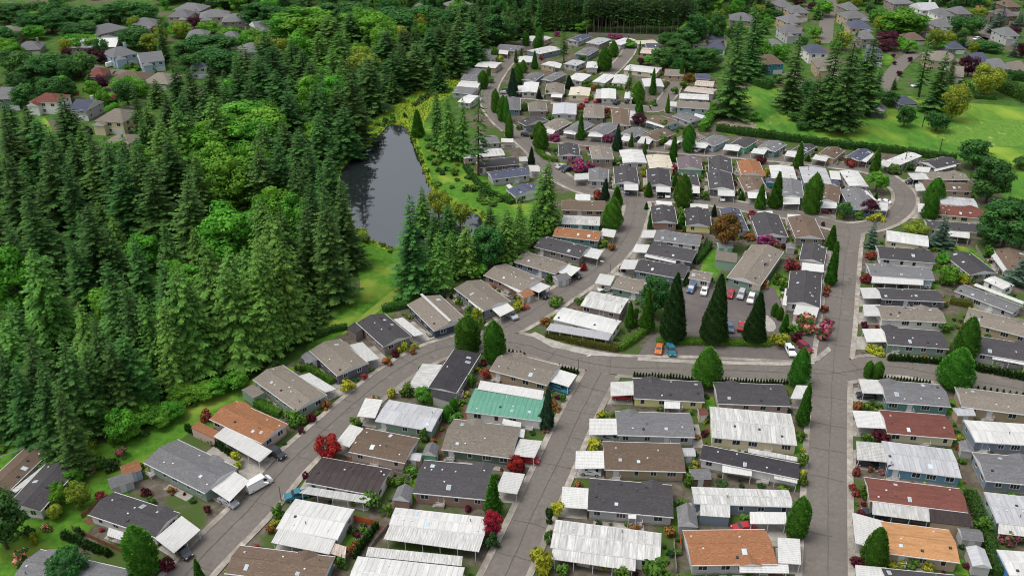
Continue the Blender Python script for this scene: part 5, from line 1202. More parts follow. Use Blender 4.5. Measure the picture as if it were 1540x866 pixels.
def wheel_mesh():
    return cached('wheel', lambda: MB().bar((0, -.12, 0), (0, .12, 0), .34, mat('tyre', (.02, .02, .02), .9, (.015, .015, .015)), 14).mesh('wheel'))
def rim_mesh(): return cached('rim', lambda: MB().bar((0, -.13, 0), (0, .13, 0), .19, mat('alloy', (.5, .5, .52), .4, (.4, .4, .42)), 10).mesh('rim'))
M_LAMP = mat('lamp_lens', (.75, .75, .72), .2, (.65, .65, .62)); M_TAIL = mat('tail_lens', (.4, .02, .02), .3, (.3, .01, .01))
def paint(n, c): return mat('car_paint_'+n, lin(c), .25, tuple(v*.95 for v in lin(c)), spec=.6)
def car(tile, rx, ry, fx, fy, kind_, col, label):
    a = tp(tile, rx, ry, .6); b = tp(tile, fx, fy, .6); c = ((a[0]+b[0])/2, (a[1]+b[1])/2)
    P = paint(*col); bm, gl = car_meshes(kind_, P)
    rt = empty({'van': 'white_van', 'pickup': 'pickup_truck', 'suv': 'parked_car', 'car': 'parked_car'}[kind_], (*c, .2 if on_road(*c, 1) or inside(LOTP, *c) else .1), atan2(b[1]-a[1], b[0]-a[0]))
    if kind_ == 'van': rt.name = 'delivery_van'
    tag(rt, label, {'van': 'van', 'pickup': 'pickup truck'}.get(kind_, 'car'), 'parked vehicles')
    link('body', bm, rt); link('glass', gl, rt)
    hw = .82; xs = dict(van=(-1.75, 1.8), pickup=(-1.7, 1.75), suv=(-1.4, 1.4), car=(-1.35, 1.38))[kind_]; xe = dict(van=2.7, pickup=2.7, suv=2.28, car=2.22)[kind_]
    hl = box_mesh('headlight', (-.03, .04, -.18, .18, -.08, .1), M_LAMP); tl = box_mesh('tail_light', (-.04, .03, -.14, .14, -.1, .12), M_TAIL)
    for s in (-1, 1):
        for x in xs: w_ = link('wheel', wheel_mesh(), rt, (x, s*hw, .34)); link('rim', rim_mesh(), w_)
        link('headlight', hl, rt, (xe-.02, s*.62, .75)); link('tail_light', tl, rt, (-xe-.01, s*.66, .85))
LOTP = [unp(*p) for p in S("955,545 985,500 1020,440 1030,426 1165,430 1190,490 1250,495 1250,560 950,560")]
W_, B_, R_, T_, S_, O_, D_, K_ = ('white', (228, 228, 226)), ('blue', (84, 104, 136)), ('red', (164, 42, 46)), ('teal', (44, 112, 128)), ('silver', (168, 172, 176)), ('orange', (198, 108, 52)), ('dark', (44, 46, 52)), ('maroon', (122, 32, 48))
car('B3', -40, 425, 105, 345, 'van', W_, "white van parked at the kerb of the pond lane")
car('B3', 95, 200, 160, 240, 'suv', D_, "dark car nosing out of the rust roofed home's carport")
car('A3', 1170, 450, 1250, 495, 'car', S_, "silver car under the white carport beside the white van"); car('A3', 935, 715, 1000, 765, 'car', D_, "black car under the carport at the lane's lower end")
car('B3', 290, 425, 195, 450, 'pickup', T_, "teal pickup beside the dark brown ribbed roof"); car('C3', 90, 245, 160, 255, 'car', R_, "red car under the carport by the purple plum")
car('C3', 1320, 600, 1200, 618, 'car', R_, "red car between the rust orange and weathered roofs"); car('C3', 590, 138, 500, 133, 'car', S_, "pale car under the carport of the grey roofed home"); car('C3', 500, 318, 400, 308, 'car', W_, "white car under the brown roofed home's carport")
car('C2', 818, 420, 808, 462, 'car', O_, "orange car parked beside the teal pickup"); car('C2', 868, 412, 886, 480, 'pickup', T_, "teal pickup truck parked beside the orange car")
car('C2', 1005, 90, 965, 155, 'suv', B_, "blue car near the clubhouse shelter"); car('C2', 1060, 112, 1045, 158, 'car', W_, "white car between blue car and dark cypress"); car('C2', 1200, 128, 1182, 172, 'car', R_, "red car parked at the clubhouse wall")
car('C2', 1258, 132, 1238, 178, 'suv', S_, "silver car at the clubhouse wall beside the red car"); car('C2', 1310, 150, 1290, 205, 'suv', W_, "white car half hidden by the third dark cypress"); car('C2', 1182, 300, 1192, 355, 'car', B_, "blue car parked behind the front hedge of lot"); car('C2', 1242, 352, 1255, 295, 'car', R_, "red car parked behind the front hedge of lot")
car('D2', 150, 408, 190, 490, 'pickup', W_, "white pickup truck parked by the flowering bushes"); car('D2', 215, 410, 280, 460, 'suv', K_, "deep red car beside the white pickup truck")
car('D1', 700, 372, 635, 358, 'car', W_, "white car on the bend of the upper lane"); car('C1', 318, 172, 272, 188, 'car', S_, "silver car on the driveway by the pink rhododendron"); car('C1', 350, 188, 300, 205, 'suv', D_, "dark car on the driveway by the pink rhododendron")
car('C1', 640, 295, 642, 325, 'car', B_, "blue car under a carport on the upper lane"); car('C1', 815, 318, 820, 340, 'suv', D_, "dark car under a carport on the upper lane"); car('C1', 855, 318, 860, 345, 'car', W_, "white car under a carport on the upper lane"); car('C1', 1145, 332, 1150, 362, 'car', W_, "white car in front of a slate blue home"); car('C1', 1000, 325, 1004, 345, 'car', D_, "dark car under the mint green home's carport")
car('C2', 560, 118, 500, 128, 'car', W_, "white car under the block's corner carport"); car('C2', 180, 145, 205, 160, 'suv', D_, "dark car under a carport near the rust shed"); car('C2', 5, 250, 45, 270, 'car', S_, "silver car under the carport at the lane bend"); car('C2', 255, 640, 325, 665, 'suv', T_, "teal car under the white carport at central lane's head"); car('C2', 575, 690, 655, 695, 'car', R_, "dark red car under the yellow home's carport")
car('B2', 1355, 250, 1385, 275, 'car', S_, "silver car under a short carport below the pond"); car('C1', 345, 745, 385, 762, 'suv', D_, "dark car under the carport with grey lean-to"); car('D1', 820, 258, 800, 262, 'suv', D_, "dark car beside the eastern loop carport")
car('D1', 335, 412, 375, 415, 'car', K_, "dark red car under the brown roofed home's carport"); car('D0', 1175, 205, 1135, 215, 'suv', W_, "white car parked on the far suburb street"); car('D0', 1085, 238, 1108, 248, 'suv', B_, "blue car beside the far slate roof"); car('D0', 870, 452, 800, 460, 'suv', W_, "white car at the court's end beyond the meadow"); car('A0', 565, 352, 615, 342, 'van', W_, "white truck parked by the pale blue suburban house")
car('C0', 580, 552, 600, 540, 'suv', D_, "dark car beside the white roofed far home"); car('C0', 640, 550, 652, 530, 'suv', D_, "dark car under the small far carport"); car('C0', 280, 425, 300, 415, 'car', R_, "red car in front of a grey far home"); car('C0', 428, 545, 430, 525, 'car', R_, "red car under the cream roofed home's carport"); car('C0', 95, 715, 130, 718, 'suv', D_, "dark car on the bend of the far lane"); car('B0', 1320, 490, 1350, 492, 'car', S_, "silver car at the roadside of the far lane"); car('B0', 1335, 478, 1362, 480, 'suv', D_, "dark car at the roadside of the far lane"); car('C0', 1010, 800, 1030, 790, 'car', W_, "white car below the meadow hedge homes")
car('D3', 560, 265, 600, 275, 'car', D_, "dark car under the blue home's carport"); car('D3', 640, 545, 590, 535, 'suv', D_, "dark car under the red brown home's side awning"); car('D2', 600, 690, 545, 685, 'car', D_, "dark car under the teal home's carport")
car('C0', 480, 540, 500, 535, 'car', R_, "maroon car under the grey awning of far home")
# ------------------------------------------------------------------ lamps, poles, flags, fences
def lamp(tile, bx, by, tx, ty, ax, ay, label):
    x, y = tp(tile, bx, by); h_ = height_at(y, TILE[tile][1]+ty/3.52); r = empty('street_lamp', (x, y, 0)); tag(r, label, 'street lamp', 'street lamps')
    a = tp(tile, ax, ay, h_+.3); dx, dy = a[0]-x, a[1]-y; d = hypot(dx, dy); dx, dy = dx/d*2.2, dy/d*2.2
    link('pole', MB().bar((0, 0, 0), (0, 0, h_), .11, M_POLE, 8, .07).mesh('pole'), r); ar = link('arm', MB().bar((0, 0, h_-.1), (dx, dy, h_+.3), .05, M_POLE).mesh('arm'), r)
    link('lamp_head', MB().bar((dx*.9, dy*.9, h_+.28), (dx*1.35, dy*1.35, h_+.36), .17, M_LAMP, 8, .13).mesh('lamp_head'), ar)
lamp('C2', 385, 562, 385, 488, 420, 478, "street lamp at the head of the central lane"); lamp('B3', 152, 470, 135, 385, 105, 375, "street lamp beside the white van"); lamp('C1', 553, 752, 553, 690, 530, 682, "street lamp on the pond lane beside the white carport")

def pole(tile, bx, by, tx, ty, label, arm=True):
    x, y = tp(tile, bx, by); h_ = height_at(y, TILE[tile][1]+ty/3.52); r = empty('utility_pole', (x, y, 0)); tag(r, label, 'utility pole', 'utility poles')
    link('pole', MB().bar((0, 0, 0), (0, 0, h_), .2, M_TRUNK, 8, .13).mesh('pole'), r); c = link('crossarm', MB().box(-1.1, 1.1, -.06, .06, h_-.7, h_-.5, M_TRUNK).mesh('crossarm'), r)
    for q in (-1, -.4, .4, 1): link('insulator', cached('insul', lambda: MB().bar((0, 0, 0), (0, 0, .2), .05, M_POLE).mesh('insulator')), c, (q, 0, h_-.5))
pole('D0', 962, 800, 970, 735, "wooden utility pole at the meadow's lower edge"); pole('D0', 868, 675, 885, 598, "wooden utility pole in front of the dark roofed shelter"); pole('D0', 755, 268, 775, 172, "pale utility pole beside the purple plum trees"); pole('D1', 772, 178, 785, 95, "wooden utility pole beside the white roofed corner home")
def flag(tile, x, y, h_, label):
    px, py = tp(tile, x, y); r = empty('flagpole', (px, py, 0), .5); tag(r, label, 'flagpole')
    link('pole', MB().bar((0, 0, 0), (0, 0, h_), .04, M_TRIM).mesh('pole'), r); b = MB(); rd = mat('flag_red', (.45, .02, .03), .8, (.4, .02, .03)); wt = M_TRIM; bl = mat('flag_blue', (.02, .03, .14), .8, (.02, .03, .12))
    for i in range(13):
        z0 = h_-.1-1.1*(i+1)/13; z1 = h_-.1-1.1*i/13
        for k in range(6): x0, x1 = .05+1.8*k/6, .05+1.8*(k+1)/6; wv = lambda q: .12*sin(q*3.4); b.face([(x0, wv(x0), z0), (x1, wv(x1), z0), (x1, wv(x1), z1), (x0, wv(x0), z1)], bl if (i < 7 and k < 2.4) else (rd if i % 2 == 0 else wt))
    link('flag', b.mesh('flag'), r)
flag('D3', 668, 350, 3.4, "small striped flag beside the blue walled home"); flag('C2', 1352, 95, 6.5, "flagpole with striped flag in front of the clubhouse")
def fence(tile, s, h_, m, label, wood=True):
    P = [tp(tile, *p) for p in S(s)]; r = empty('fence', (*P[0], 0)); tag(r, label, 'fence', 'garden fences')
    for a, b in zip(P, P[1:]):
        L = hypot(b[0]-a[0], b[1]-a[1]); n = max(1, round(L/1.8)); an = atan2(b[1]-a[1], b[0]-a[0]); st = L/n
        pm = cached(('fpanel', round(st, 1), h_, m.name), lambda: _panel(st, h_, m)); po = box_mesh('post', (-.05, .05, -.05, .05, 0, h_+.1), m)
        for k in range(n):
            x, y = a[0]+(b[0]-a[0])*k/n-P[0][0], a[1]+(b[1]-a[1])*k/n-P[0][1]
            link('fence_panel', pm, r, (x, y, 0), an); link('post', po, r, (x, y, 0), an)
def _panel(L, h_, m):
    b = MB(); n = max(3, int(L/.2)); d = L/n
    for k in range(n): b.box(d*k+.008, d*(k+1)-.008, -.015, .015, .05, h_ - (.02 if k % 2 else 0), m)
    b.box(0, L, .016, .05, h_*.25, h_*.25+.08, m); b.box(0, L, .016, .05, h_*.8, h_*.8+.08, m); return b.mesh('fence_panel')
M_FG = mat('fence_grey', lin((150, 144, 136)), .9, lin((120, 114, 106)), (4, 4, .6), 2, 4, .5, .1, .1)
fence('B3', "532,575 672,608", 1.6, M_FENCEW, "bright orange brown wood fence beside the white roof"); fence('B3', "560,830 650,690 745,575", 1.0, M_FG, "long grey fence running between the two rows of homes"); fence('B3', "748,335 832,355 845,380", 1.3, M_FG, "short grey fence behind the pink shed")
fence('A3', "385,620 560,705 690,760", 1.2, M_WOOD, "tan deck fence in front of the charcoal roofed home"); fence('A3', "435,560 545,470", 1.2, M_WOOD, "pale deck fence at the charcoal roofed home's end"); fence('C0', "440,192 640,198 835,206", 2.0, M_FG, "long tan fence along the foot of the tall pines")
fence('A0', "440,490 520,465", 1.8, M_FENCEW, "red brown fence in a suburban garden beyond the forest"); fence('A0', "340,520 420,505", 1.8, M_FENCEW, "short red brown fence beside the slate roofed house"); fence('A0', "640,590 780,560", 1.8, M_FG, "dark grey fence above the cream suburban house"); fence('C3', "905,850 890,690", 1.3, M_FG, "grey fence between the white and rust orange roofs"); fence('C3', "930,740 925,670", 1.2, M_FENCEW, "red deck rail beside the rust orange roofed home")
fence('D1', "1150,610 1195,690", 1.2, M_FG, "thin fence on the lawn beside the charcoal home"); fence('C1', "1065,560 1010,700", 1.5, M_FG, "fence between the block homes and clubhouse lawn")
# ------------------------------------------------------------------ hedges
def hedge(tile, s, h_, wd, m, label, seed=1, ls=.3, dens=34):
    P = [tp(tile, *p) for p in S(s)]; r = random.Random(seed); root = empty('hedge', (*P[0], 0)); tag(root, label, 'hedge', 'hedges'); L = Leaves(); V = []; F = []
    for a, b in zip(P, P[1:]):
        ln = hypot(b[0]-a[0], b[1]-a[1]); d = np.array(((b[0]-a[0])/ln, (b[1]-a[1])/ln, 0)); n = np.array((-d[1], d[0], 0)); o = np.array((a[0]-P[0][0], a[1]-P[0][1], 0))
        k = len(V); c0, c1 = o-d*.1, o+d*(ln+.1)
        for c in (c0, c1): V += [tuple(c-n*wd*.4), tuple(c+n*wd*.4), tuple(c+n*wd*.33+np.array((0, 0, h_*.9))), tuple(c-n*wd*.33+np.array((0, 0, h_*.9)))]
        F += [(k, k+1, k+2, k+3), (k+7, k+6, k+5, k+4), (k, k+3, k+7, k+4), (k+1, k+5, k+6, k+2), (k+3, k+2, k+6, k+7)]
        for q in range(int(ln*(wd+2*h_)*dens*min(1, .09/ls/ls))):
            t = r.random()*ln; u = r.random()*(wd+2*h_); hh = h_*(1+.1*sin(t*1.3+seed)+.05*sin(t*3.1))
            if u < h_: p = o+d*t-n*wd*.47+np.array((0, 0, u/h_*hh)); v = -n
            elif u < h_+wd: p = o+d*t+n*(u-h_-wd/2)*.95+np.array((0, 0, hh*.97)); v = np.array((0, 0, 1.))
            else: p = o+d*t+n*wd*.47+np.array((0, 0, (u-h_-wd)/h_*hh)); v = n
            v = v + np.array((r.gauss(0, .5), r.gauss(0, .5), r.gauss(.2, .5))); tx = np.array((r.gauss(0, 1), r.gauss(0, 1), r.gauss(.3, .6)))
            l = ls*r.uniform(.6, 1.3); L.add(p+v*.04, tx*.8+v*.5, np.cross(v, tx), l, l*.65, r.random())
    link('crown', L.mesh('crown', m, (V, F)), root)
hm_ = lm('hedge_leaf', G(104, 146, 48), G(62, 100, 34), .12, .01); hd_ = lm('laurel_leaf', G(76, 116, 46), G(44, 76, 32), .12, .01); ho_ = lm('olive_hedge_leaf', G(112, 116, 50), G(76, 80, 34), .1, .01)
hedge('C2', "212,375 320,392", 1.4, 1.2, ho_, "olive clipped hedge under the corner home's awning", 1); hedge('C2', "320,395 450,425 595,450", 1.6, 1.5, ho_, "clipped hedge along the corner kerb, olive topped", 2); hedge('C2', "600,448 670,405 742,352", 1.6, 1.5, hm_, "clipped bright green hedge rising from the corner kerb", 3)
hedge('C2', "800,408 1000,410 1200,415 1398,420", 1.2, 2.2, hm_, "long clipped hedge below the three dark cypresses", 4); hedge('B1', "1120,180 1200,280 1270,335 1375,375 C", 1.5, 1.6, hm_, "") if False else None
hedge('B1', "1125,185 1195,280 1265,330 1372,378", 1.6, 1.8, hd_, "curved hedge along the pond lawn's upper edge", 5); hedge('C1', "-8,350 60,372 142,345", 1.8, 2, hm_, "clipped round hedge end at the pond lawn", 6); hedge('C1', "165,95 210,140 272,158", 1.6, 1.6, hm_, "hedge on the inner side of the upper lane bend", 7); hedge('C1', "335,180 400,215", 1.4, 1.4, hm_, "small hedge beside the pink rhododendron", 8)
hedge('D0', "-110,705 20,725 150,745 300,765 420,782 600,798", 2.6, 2.6, hd_, "long dark hedge along the meadow's lower edge", 9, .5); hedge('D0', "600,798 760,815 920,838 1045,855", 2.6, 2.4, hd_, "further stretch of dark hedge toward the utility pole", 10, .5); hedge('D3', "1112,440 1165,560 1215,680 1265,870", 1.8, 2, hd_, "tall hedge between the outer homes", 11)
hedge('C1', "940,520 1068,530", 1.3, 1.4, hd_, "short hedge below the pale yellow home", 12); hedge('D1', "1318,375 1420,392", 2, 2, hd_, "hedge dividing the two meadow halves", 13, .4); hedge('D0', "1258,470 1330,500 1425,545", 5, 5, hd_, "massive tall hedge at the meadow's far corner", 14, .7); hedge('D0', "1265,415 1420,430", 4, 4, hd_, "tall hedge in front of the white suburban house", 15, .7); hedge('D0', "1060,440 1130,470 1125,520 1260,530", 1.6, 1.6, hd_, "low dark hedge edging the meadow corner", 16, .4); hedge('D0', "-20,450 60,475", 3, 3, hd_, "dark hedge behind the meadow firs", 17, .5)
hedge('B2', "20,735 85,770 150,795", 1.6, 2, hm_, "golden green clipped hedge below the sage home", 18); hedge('B2', "285,545 350,580 425,625", 1.5, 1.4, hm_, "hedge between the slate and sage homes", 19); hedge('C0', "670,398 800,412", 1.4, 1.4, hd_, "clipped hedge below a long white far home", 20, .4); hedge('C0', "420,460 620,478", 1.4, 1.4, hm_, "hedge between two far rows of homes", 21, .4); hedge('C0', "830,480 860,445", 1.4, 1.5, ho_, "clipped hedge at the far lane corner", 22, .4); hedge('C0', "1120,690 1250,715 1420,735", 2.5, 3, hd_, "wild hedge below the brush pile", 23, .5); hedge('C0', "1040,700 1110,600", 3, 3, hm_, "bright leafy hedge beside the grey far home", 24, .5)
hedge('A0', "345,190 450,185 560,205", 4, 6, hd_, "wide tall hedge in the suburb beyond the forest", 25, .8); hedge('A0', "490,575 620,545", 2, 2, hd_, "trimmed hedge above the cream suburban house", 26, .6); hedge('D2', "1015,195 1130,218", 1.6, 2, ho_, "olive clipped shrub row before the grey outer home", 27); hedge('D2', "760,322 940,335", .8, .7, hd_, "low dark hedge between the taupe and charcoal homes", 28)
hedge('C2', "600,-40+0 " if False else "935,110 975,60", 1.6, 1.8, hd_, "hedge beside the parking lot corner", 29); hedge('C1', "1008,695 1082,605", 1.8, 1.6, hd_, "clipped hedge bounding the clubhouse lawn", 30); hedge('B2', "690,240 820,215", 1.5, 2.4, hd_, "dark hedge on the lawn behind the navy home", 31); hedge('B2', "240,420 420,345 500,330", 1.2, 2, hd_, "scrub hedge along the lawn behind the homes", 32)
# rows of young arborvitae along the cross street and between lots
yam = lm('young_arborvitae_leaf', G(70, 104, 44), G(38, 66, 28), .16, .012)
KIND['young'] = dict(name='young_arborvitae', desc='small dark young arborvitae', cat='shrub', m=yam, meshes=[column(s, yam, 1.8, .45, conep, 160, .32, .1) for s in (201, 202, 203)], H=1.8, R=.45, trunk=None)
def small(key, x, y, h_, wd, label, group):
    K = KIND[key]; r = random.Random(int(x*17+y*31)); o = link(K['name'], r.choice(K['meshes']), None, (x, y, 0), r.uniform(0, 6.28)); s = wd/2/K['R']
    o.scale = (s, s, h_/K['H']); tag(o, label, K['cat'], group); TREES.append((x, y, wd/2)); return o
def rowof(tile, s, n, h_, wd, label, key='young'):
    P = smooth([tp(tile, *p) for p in S(s)], 12); D = [0]
    for a, b in zip(P, P[1:]): D.append(D[-1]+hypot(b[0]-a[0], b[1]-a[1]))
    for k in range(n):
        q = D[-1]*k/(n-1); i = max(j for j in range(len(D)) if D[j] <= q+1e-6); i = min(i, len(P)-2); t = (q-D[i])/(D[i+1]-D[i] or 1); r = random.Random(k*7+n)
        small(key, P[i][0]*(1-t)+P[i+1][0]*t, P[i][1]*(1-t)+P[i+1][1]*t, h_*r.uniform(.8, 1.15), wd*r.uniform(.85, 1.1), label, label.replace('arborvitae', 'arborvitaes'))
rowof('C2', "-40,455 100,478", 8, 1.6, .8, "small dark young arborvitae in the row above the taupe home"); rowof('C2', "285,548 380,572", 7, 1.8, .9, "small dark young arborvitae in the row by the street lamp")
rowof('C2', "682,588 830,594 985,605", 20, 1.5, .7, "small dark young arborvitae in the row above the yellow home"); rowof('C2', "1115,616 1250,620 1408,626 D", 20, 1.5, .7, "") if False else None
rowof('C2', "1118,616 1260,620 1410,624 1490,624", 25, 1.5, .7, "small dark young arborvitae in the row above the pink home"); rowof('D2', "652,605 780,613 905,625", 16, 1.5, .7, "small dark young arborvitae in the row above the teal home")
rowof('D2', "695,500 830,508 930,518 1000,530", 17, 2.1, 1.3, "bushy young arborvitae in the row before the sage home"); rowof('D2', "1118,550 1250,572 1420,608", 15, 2.3, 1.5, "bushy young arborvitae in the row at the eastern street"); rowof('D2', "1130,645 1250,662 1400,685", 9, 1.0, .6, "tiny round shrub in the row before the tan home")
rowof('A3', "990,95 1120,165 1250,245", 16, 2.0, 1.2, "bushy young arborvitae in the row beside the rust home"); rowof('A3', "345,665 460,715 575,755", 13, 2.2, 1.4, "bushy young arborvitae in the row below the deck fence"); rowof('B3', "548,765 600,690 652,615", 8, 2.2, 1.3, "bushy young arborvitae in the row beside the grey fence")
rowof('B2', "905,165 1050,170", 5, 1.6, 1.2, "bushy young arborvitae on the lawn behind the navy home"); rowof('A0', "625,690 760,680", 8, 5, 2.2, "tall young arborvitae in the screen beside the cream house")
# ------------------------------------------------------------------ shrubs
def shrubkind(key, name, desc, c, c2, mats=None, frac=0, n=3, R=.9, H=1.3, ls=.3):
    m = lm(key+'_shrub_leaf', c, c2, .18, .016); mm = None
    if mats: mm = [m, lm(key+'_blossom', mats[0], mats[1], .12, .01)]
    KIND[key] = dict(name=name, desc=desc, cat='shrub', m=m, meshes=[broadleaf(300+i+len(KIND)*5, m, H=H, R=R, lobes=11, per=46, ls=ls, z0=0, mats=mm, frac=frac) for i in range(n)], H=H, R=R, trunk=None)
gl_, gd_ = G(104, 142, 52), G(58, 92, 36)
shrubkind('sg', 'shrub', 'round green shrub', gl_, gd_); shrubkind('sd', 'evergreen_shrub', 'dark evergreen shrub', G(70, 104, 52), G(38, 64, 34)); shrubkind('sy', 'golden_shrub', 'golden green shrub', G(184, 186, 56), G(120, 136, 40))
shrubkind('wg', 'wild_bush', 'wild green bush', gl_, gd_); shrubkind('wd', 'wild_bush', 'dark wild bush', G(78, 112, 50), G(44, 70, 34)); shrubkind('sl', 'leafy_shrub', 'loose leafy shrub', G(120, 150, 66), G(66, 102, 44), H=1.6, ls=.36); shrubkind('sm', 'barberry', 'dark maroon shrub', G(112, 44, 58), G(62, 26, 38)); shrubkind('so', 'heather', 'russet brown shrub', G(168, 116, 66), G(110, 82, 44))
leafg = (G(86, 122, 52), G(48, 78, 36))
shrubkind('fp', 'rhododendron', 'pink flowering rhododendron', *leafg, mats=(G(196, 104, 132), G(160, 66, 98)), frac=.62); shrubkind('fr', 'azalea', 'bright red flowering azalea', *leafg, mats=(G(168, 66, 66), G(126, 44, 50)), frac=.85); shrubkind('fm', 'rhododendron', 'magenta flowering rhododendron', *leafg, mats=(G(180, 72, 134), G(140, 50, 104)), frac=.85); shrubkind('fw', 'flowering_shrub', 'white and coral flowering shrub', *leafg, mats=(G(232, 160, 140), G(206, 120, 104)), frac=.45)
def blooms(tile, key, s, place):
    for bx, by, hpx, wpx in S(s):
        x, y = tp(tile, bx, by); d = depth(y, .5); small(key, x, y, max(.5, hpx/3.52*d/F_PX*1.1), wpx/3.52*d/F_PX, f"{KIND[key]['desc']} {place}", f"{KIND[key]['desc']}s {place}")
blooms('A3', 'fp', "652,232,55,75", "alone on the lawn"); blooms('A3', 'fp', "495,315,32,44", "beside the white walled charcoal home"); blooms('A3', 'fw', "130,800,90,110 250,625,35,60", "near the park's lower corner"); blooms('A3', 'fr', "535,455,42,60 1090,38,55,70", "by the homes at the lane's lower end"); blooms('A3', 'sm', "890,825,75,85 775,440,45,60 1105,528,40,46", "at a carport on the pond lane"); blooms('A3', 'sy', "190,690,70,60 300,550,70,75 1255,285,80,80 640,300,0,0", "on the lawn at the lower corner"); blooms('A3', 'sd', "600,300,70,90 420,660,60,60 150,640,50,70 530,285,60,60", "on the lawn behind the homes"); blooms('A3', 'sg', "390,340,70,100 340,430,70,90 400,420,50,90 800,490,50,60", "among the garden plants at the lower corner")
blooms('D3', 'fr', "515,328,45,52 495,412,38,45 512,435,35,50", "beside the silver roofed blue home"); blooms('D3', 'sm', "645,150,65,95 545,560,45,68 520,820,60,80", "beside a straight lane carport"); blooms('D3', 'fp', "1310,690,70,95 1385,690,60,90 655,322,18,50", "in front of the white outer home"); blooms('D3', 'dec' if False else 'sg', "568,155,55,55 550,450,80,60 1180,640,95,110 230,155,60,50 233,285,85,60 235,385,70,55 820,815,60,90", "beside the straight lane"); blooms('D3', 'sy', "235,375,75,55 900,835,50,70 740,815,40,70", "beside the straight lane"); 
blooms('D2', 'fw', "245,345,100,120", "beside the white pickup truck"); blooms('D2', 'fr', "235,290,40,70", "beside the white porch awning"); blooms('D2', 'fp', "345,385,90,95 360,335,60,70", "at the straight lane's corner"); blooms('D2', 'fr', "350,245,40,50 568,90,55,48 358,160,30,45", "beside the straight lane"); blooms('D2', 'sm', "565,330,38,45 205,400,50,60", "at the carport by the cross street"); blooms('D2', 'sy', "100,420,70,110 600,455,40,70 640,470,40,70 1080,90,50,70", "at the cross street's corner"); blooms('D2', 'sg', "975,345,60,70 180,370,60,90 130,235,0,0 1000,90,90,110 960,100,70,50 575,755,40,60 632,750,30,45", "near the charcoal roofed homes"); blooms('D2', 'so', "525,760,50,60 360,135,40,50 30,100,40,40 1310,100,0,0", "in a garden bed by the lane")
blooms('D1', 'fr', "175,735,70,82 595,665,40,58 565,790,45,55", "beside the straight lane"); blooms('D1', 'fr', "480,180,45,60", "beside the back lane home"); blooms('D1', 'fm', "35,590,50,80", "below the charcoal home"); blooms('D1', 'fp', "85,595,30,60 1005,720,30,50", "by the clubhouse shed"); blooms('D1', 'sm', "20,162,30,42 345,492,22,28 135,612,30,40", "near the upper lane"); blooms('D1', 'sy', "435,450,28,30 640,465,40,70 600,465,35,60 1085,790,50,60 1005,800,60,40", "by the loop of the upper lane"); blooms('D1', 'sg', "540,455,40,70 100,800,60,60 130,810,50,60 1145,790,50,60 965,680,60,60 1210,655,60,70 885,480,30,40 720,210,40,90", "near the eastern homes"); blooms('D1', 'sd', "700,215,40,70 800,195,40,60 150,420,0,0", "near the eastern loop")
blooms('C1', 'fm', "390,205,65,85 440,200,50,60 345,170,35,50", "in the bank at the upper lane bend"); blooms('C1', 'fm', "265,45,40,55 540,50,40,50 1375,590,55,80", "beside a home on the upper lanes"); blooms('C1', 'fr', "485,355,55,50 1300,470,60,50 890,220,50,45 435,100,28,20", "by the upper lane homes"); blooms('C1', 'sm', "415,725,40,45 1350,160,35,55 615,735,30,40", "on the pond lane beside a carport"); blooms('C1', 'sg', "600,170,45,50 1055,355,45,55 235,790,45,55 1085,200,40,50 925,455,60,60 520,610,40,50 805,500,30,50", "between the homes"); blooms('C1', 'sy', "735,230,50,45 530,580,35,60 330,585,35,50 1380,235,50,40", "between the homes"); blooms('C1', 'so', "560,620,40,50 1290,560,30,80", "by the pond lane bend")
blooms('C2', 'sy', "80,190,40,50 520,810,45,75 65,240,50,60", "beside the lane"); blooms('C2', 'sg', "575,810,40,40 690,310,90,70 1080,820,50,60 270,210,50,80 390,200,35,50 300,715,40,40", "near the cross street homes"); blooms('C2', 'fr', "410,25,40,40 100,225,20,60", "beside the pond lane"); blooms('C2', 'so', "1370,120,30,40 215,310,40,60", "near the clubhouse"); 
blooms('B2', 'fr', "590,598,30,45 1230,592,50,60", "beside the pond lane"); blooms('B2', 'fw', "645,715,28,60", "at the silver roofed home's corner"); blooms('B2', 'sm', "760,480,45,50 312,825,50,50 300,760,30,40", "in a garden bed on the pond lane"); blooms('B2', 'sy', "795,455,55,60 510,660,70,90 855,440,30,45 1185,290,70,70 735,690,45,60", "in a garden bed on the pond lane"); blooms('B2', 'sg', "820,690,70,90 1160,640,90,50 210,820,70,90 270,830,50,55 1090,210,50,50 1150,250,40,60 1085,830,60,100 1210,330,60,50 900,560,40,40 250,550,50,60 1165,410,0,0", "beside the pond lane homes"); blooms('B2', 'so', "850,465,30,40 715,520,40,60 390,755,50,60", "in a garden bed on the pond lane")
blooms('B3', 'sg', "540,90,70,80 840,330,55,80 790,390,60,70 625,500,90,120 730,390,60,50 910,150,75,60 715,540,70,60 470,820,70,70 230,70,70,80 265,55,50,50 145,560,90,80 545,720,60,60", "between the rows of homes"); blooms('B3', 'so', "95,635,50,50 535,740,60,80", "in the yard beside the white roof"); blooms('B3', 'sm', "315,45,40,45 260,110,30,40 280,345,40,35", "at the lane's kerb"); blooms('B3', 'sd', "1265,700,90,100 530,630,40,60 590,610,30,40", "in the yard below the red maple")
blooms('C3', 'sy', "190,840,150,130 470,195,75,100 275,540,90,90", "beside the central lane"); blooms('C3', 'so', "868,650,65,70 690,625,30,60 385,390,30,50", "behind the charcoal roofed home"); blooms('C3', 'sg', "615,900,100,100 800,880,130,170 975,310,40,50 970,385,80,60 925,515,50,40 515,30,40,70 640,155,25,120 225,690,80,40 295,860,60,90", "in the yard east of the central lane"); blooms('C3', 'sd', "235,590,110,50 1145,380,22,70 1250,395,25,30 1350,395,25,45 250,660,60,40", "beside the homes east of central lane"); blooms('C3', 'sm', "55,310,85,110", "beside the central lane carport")
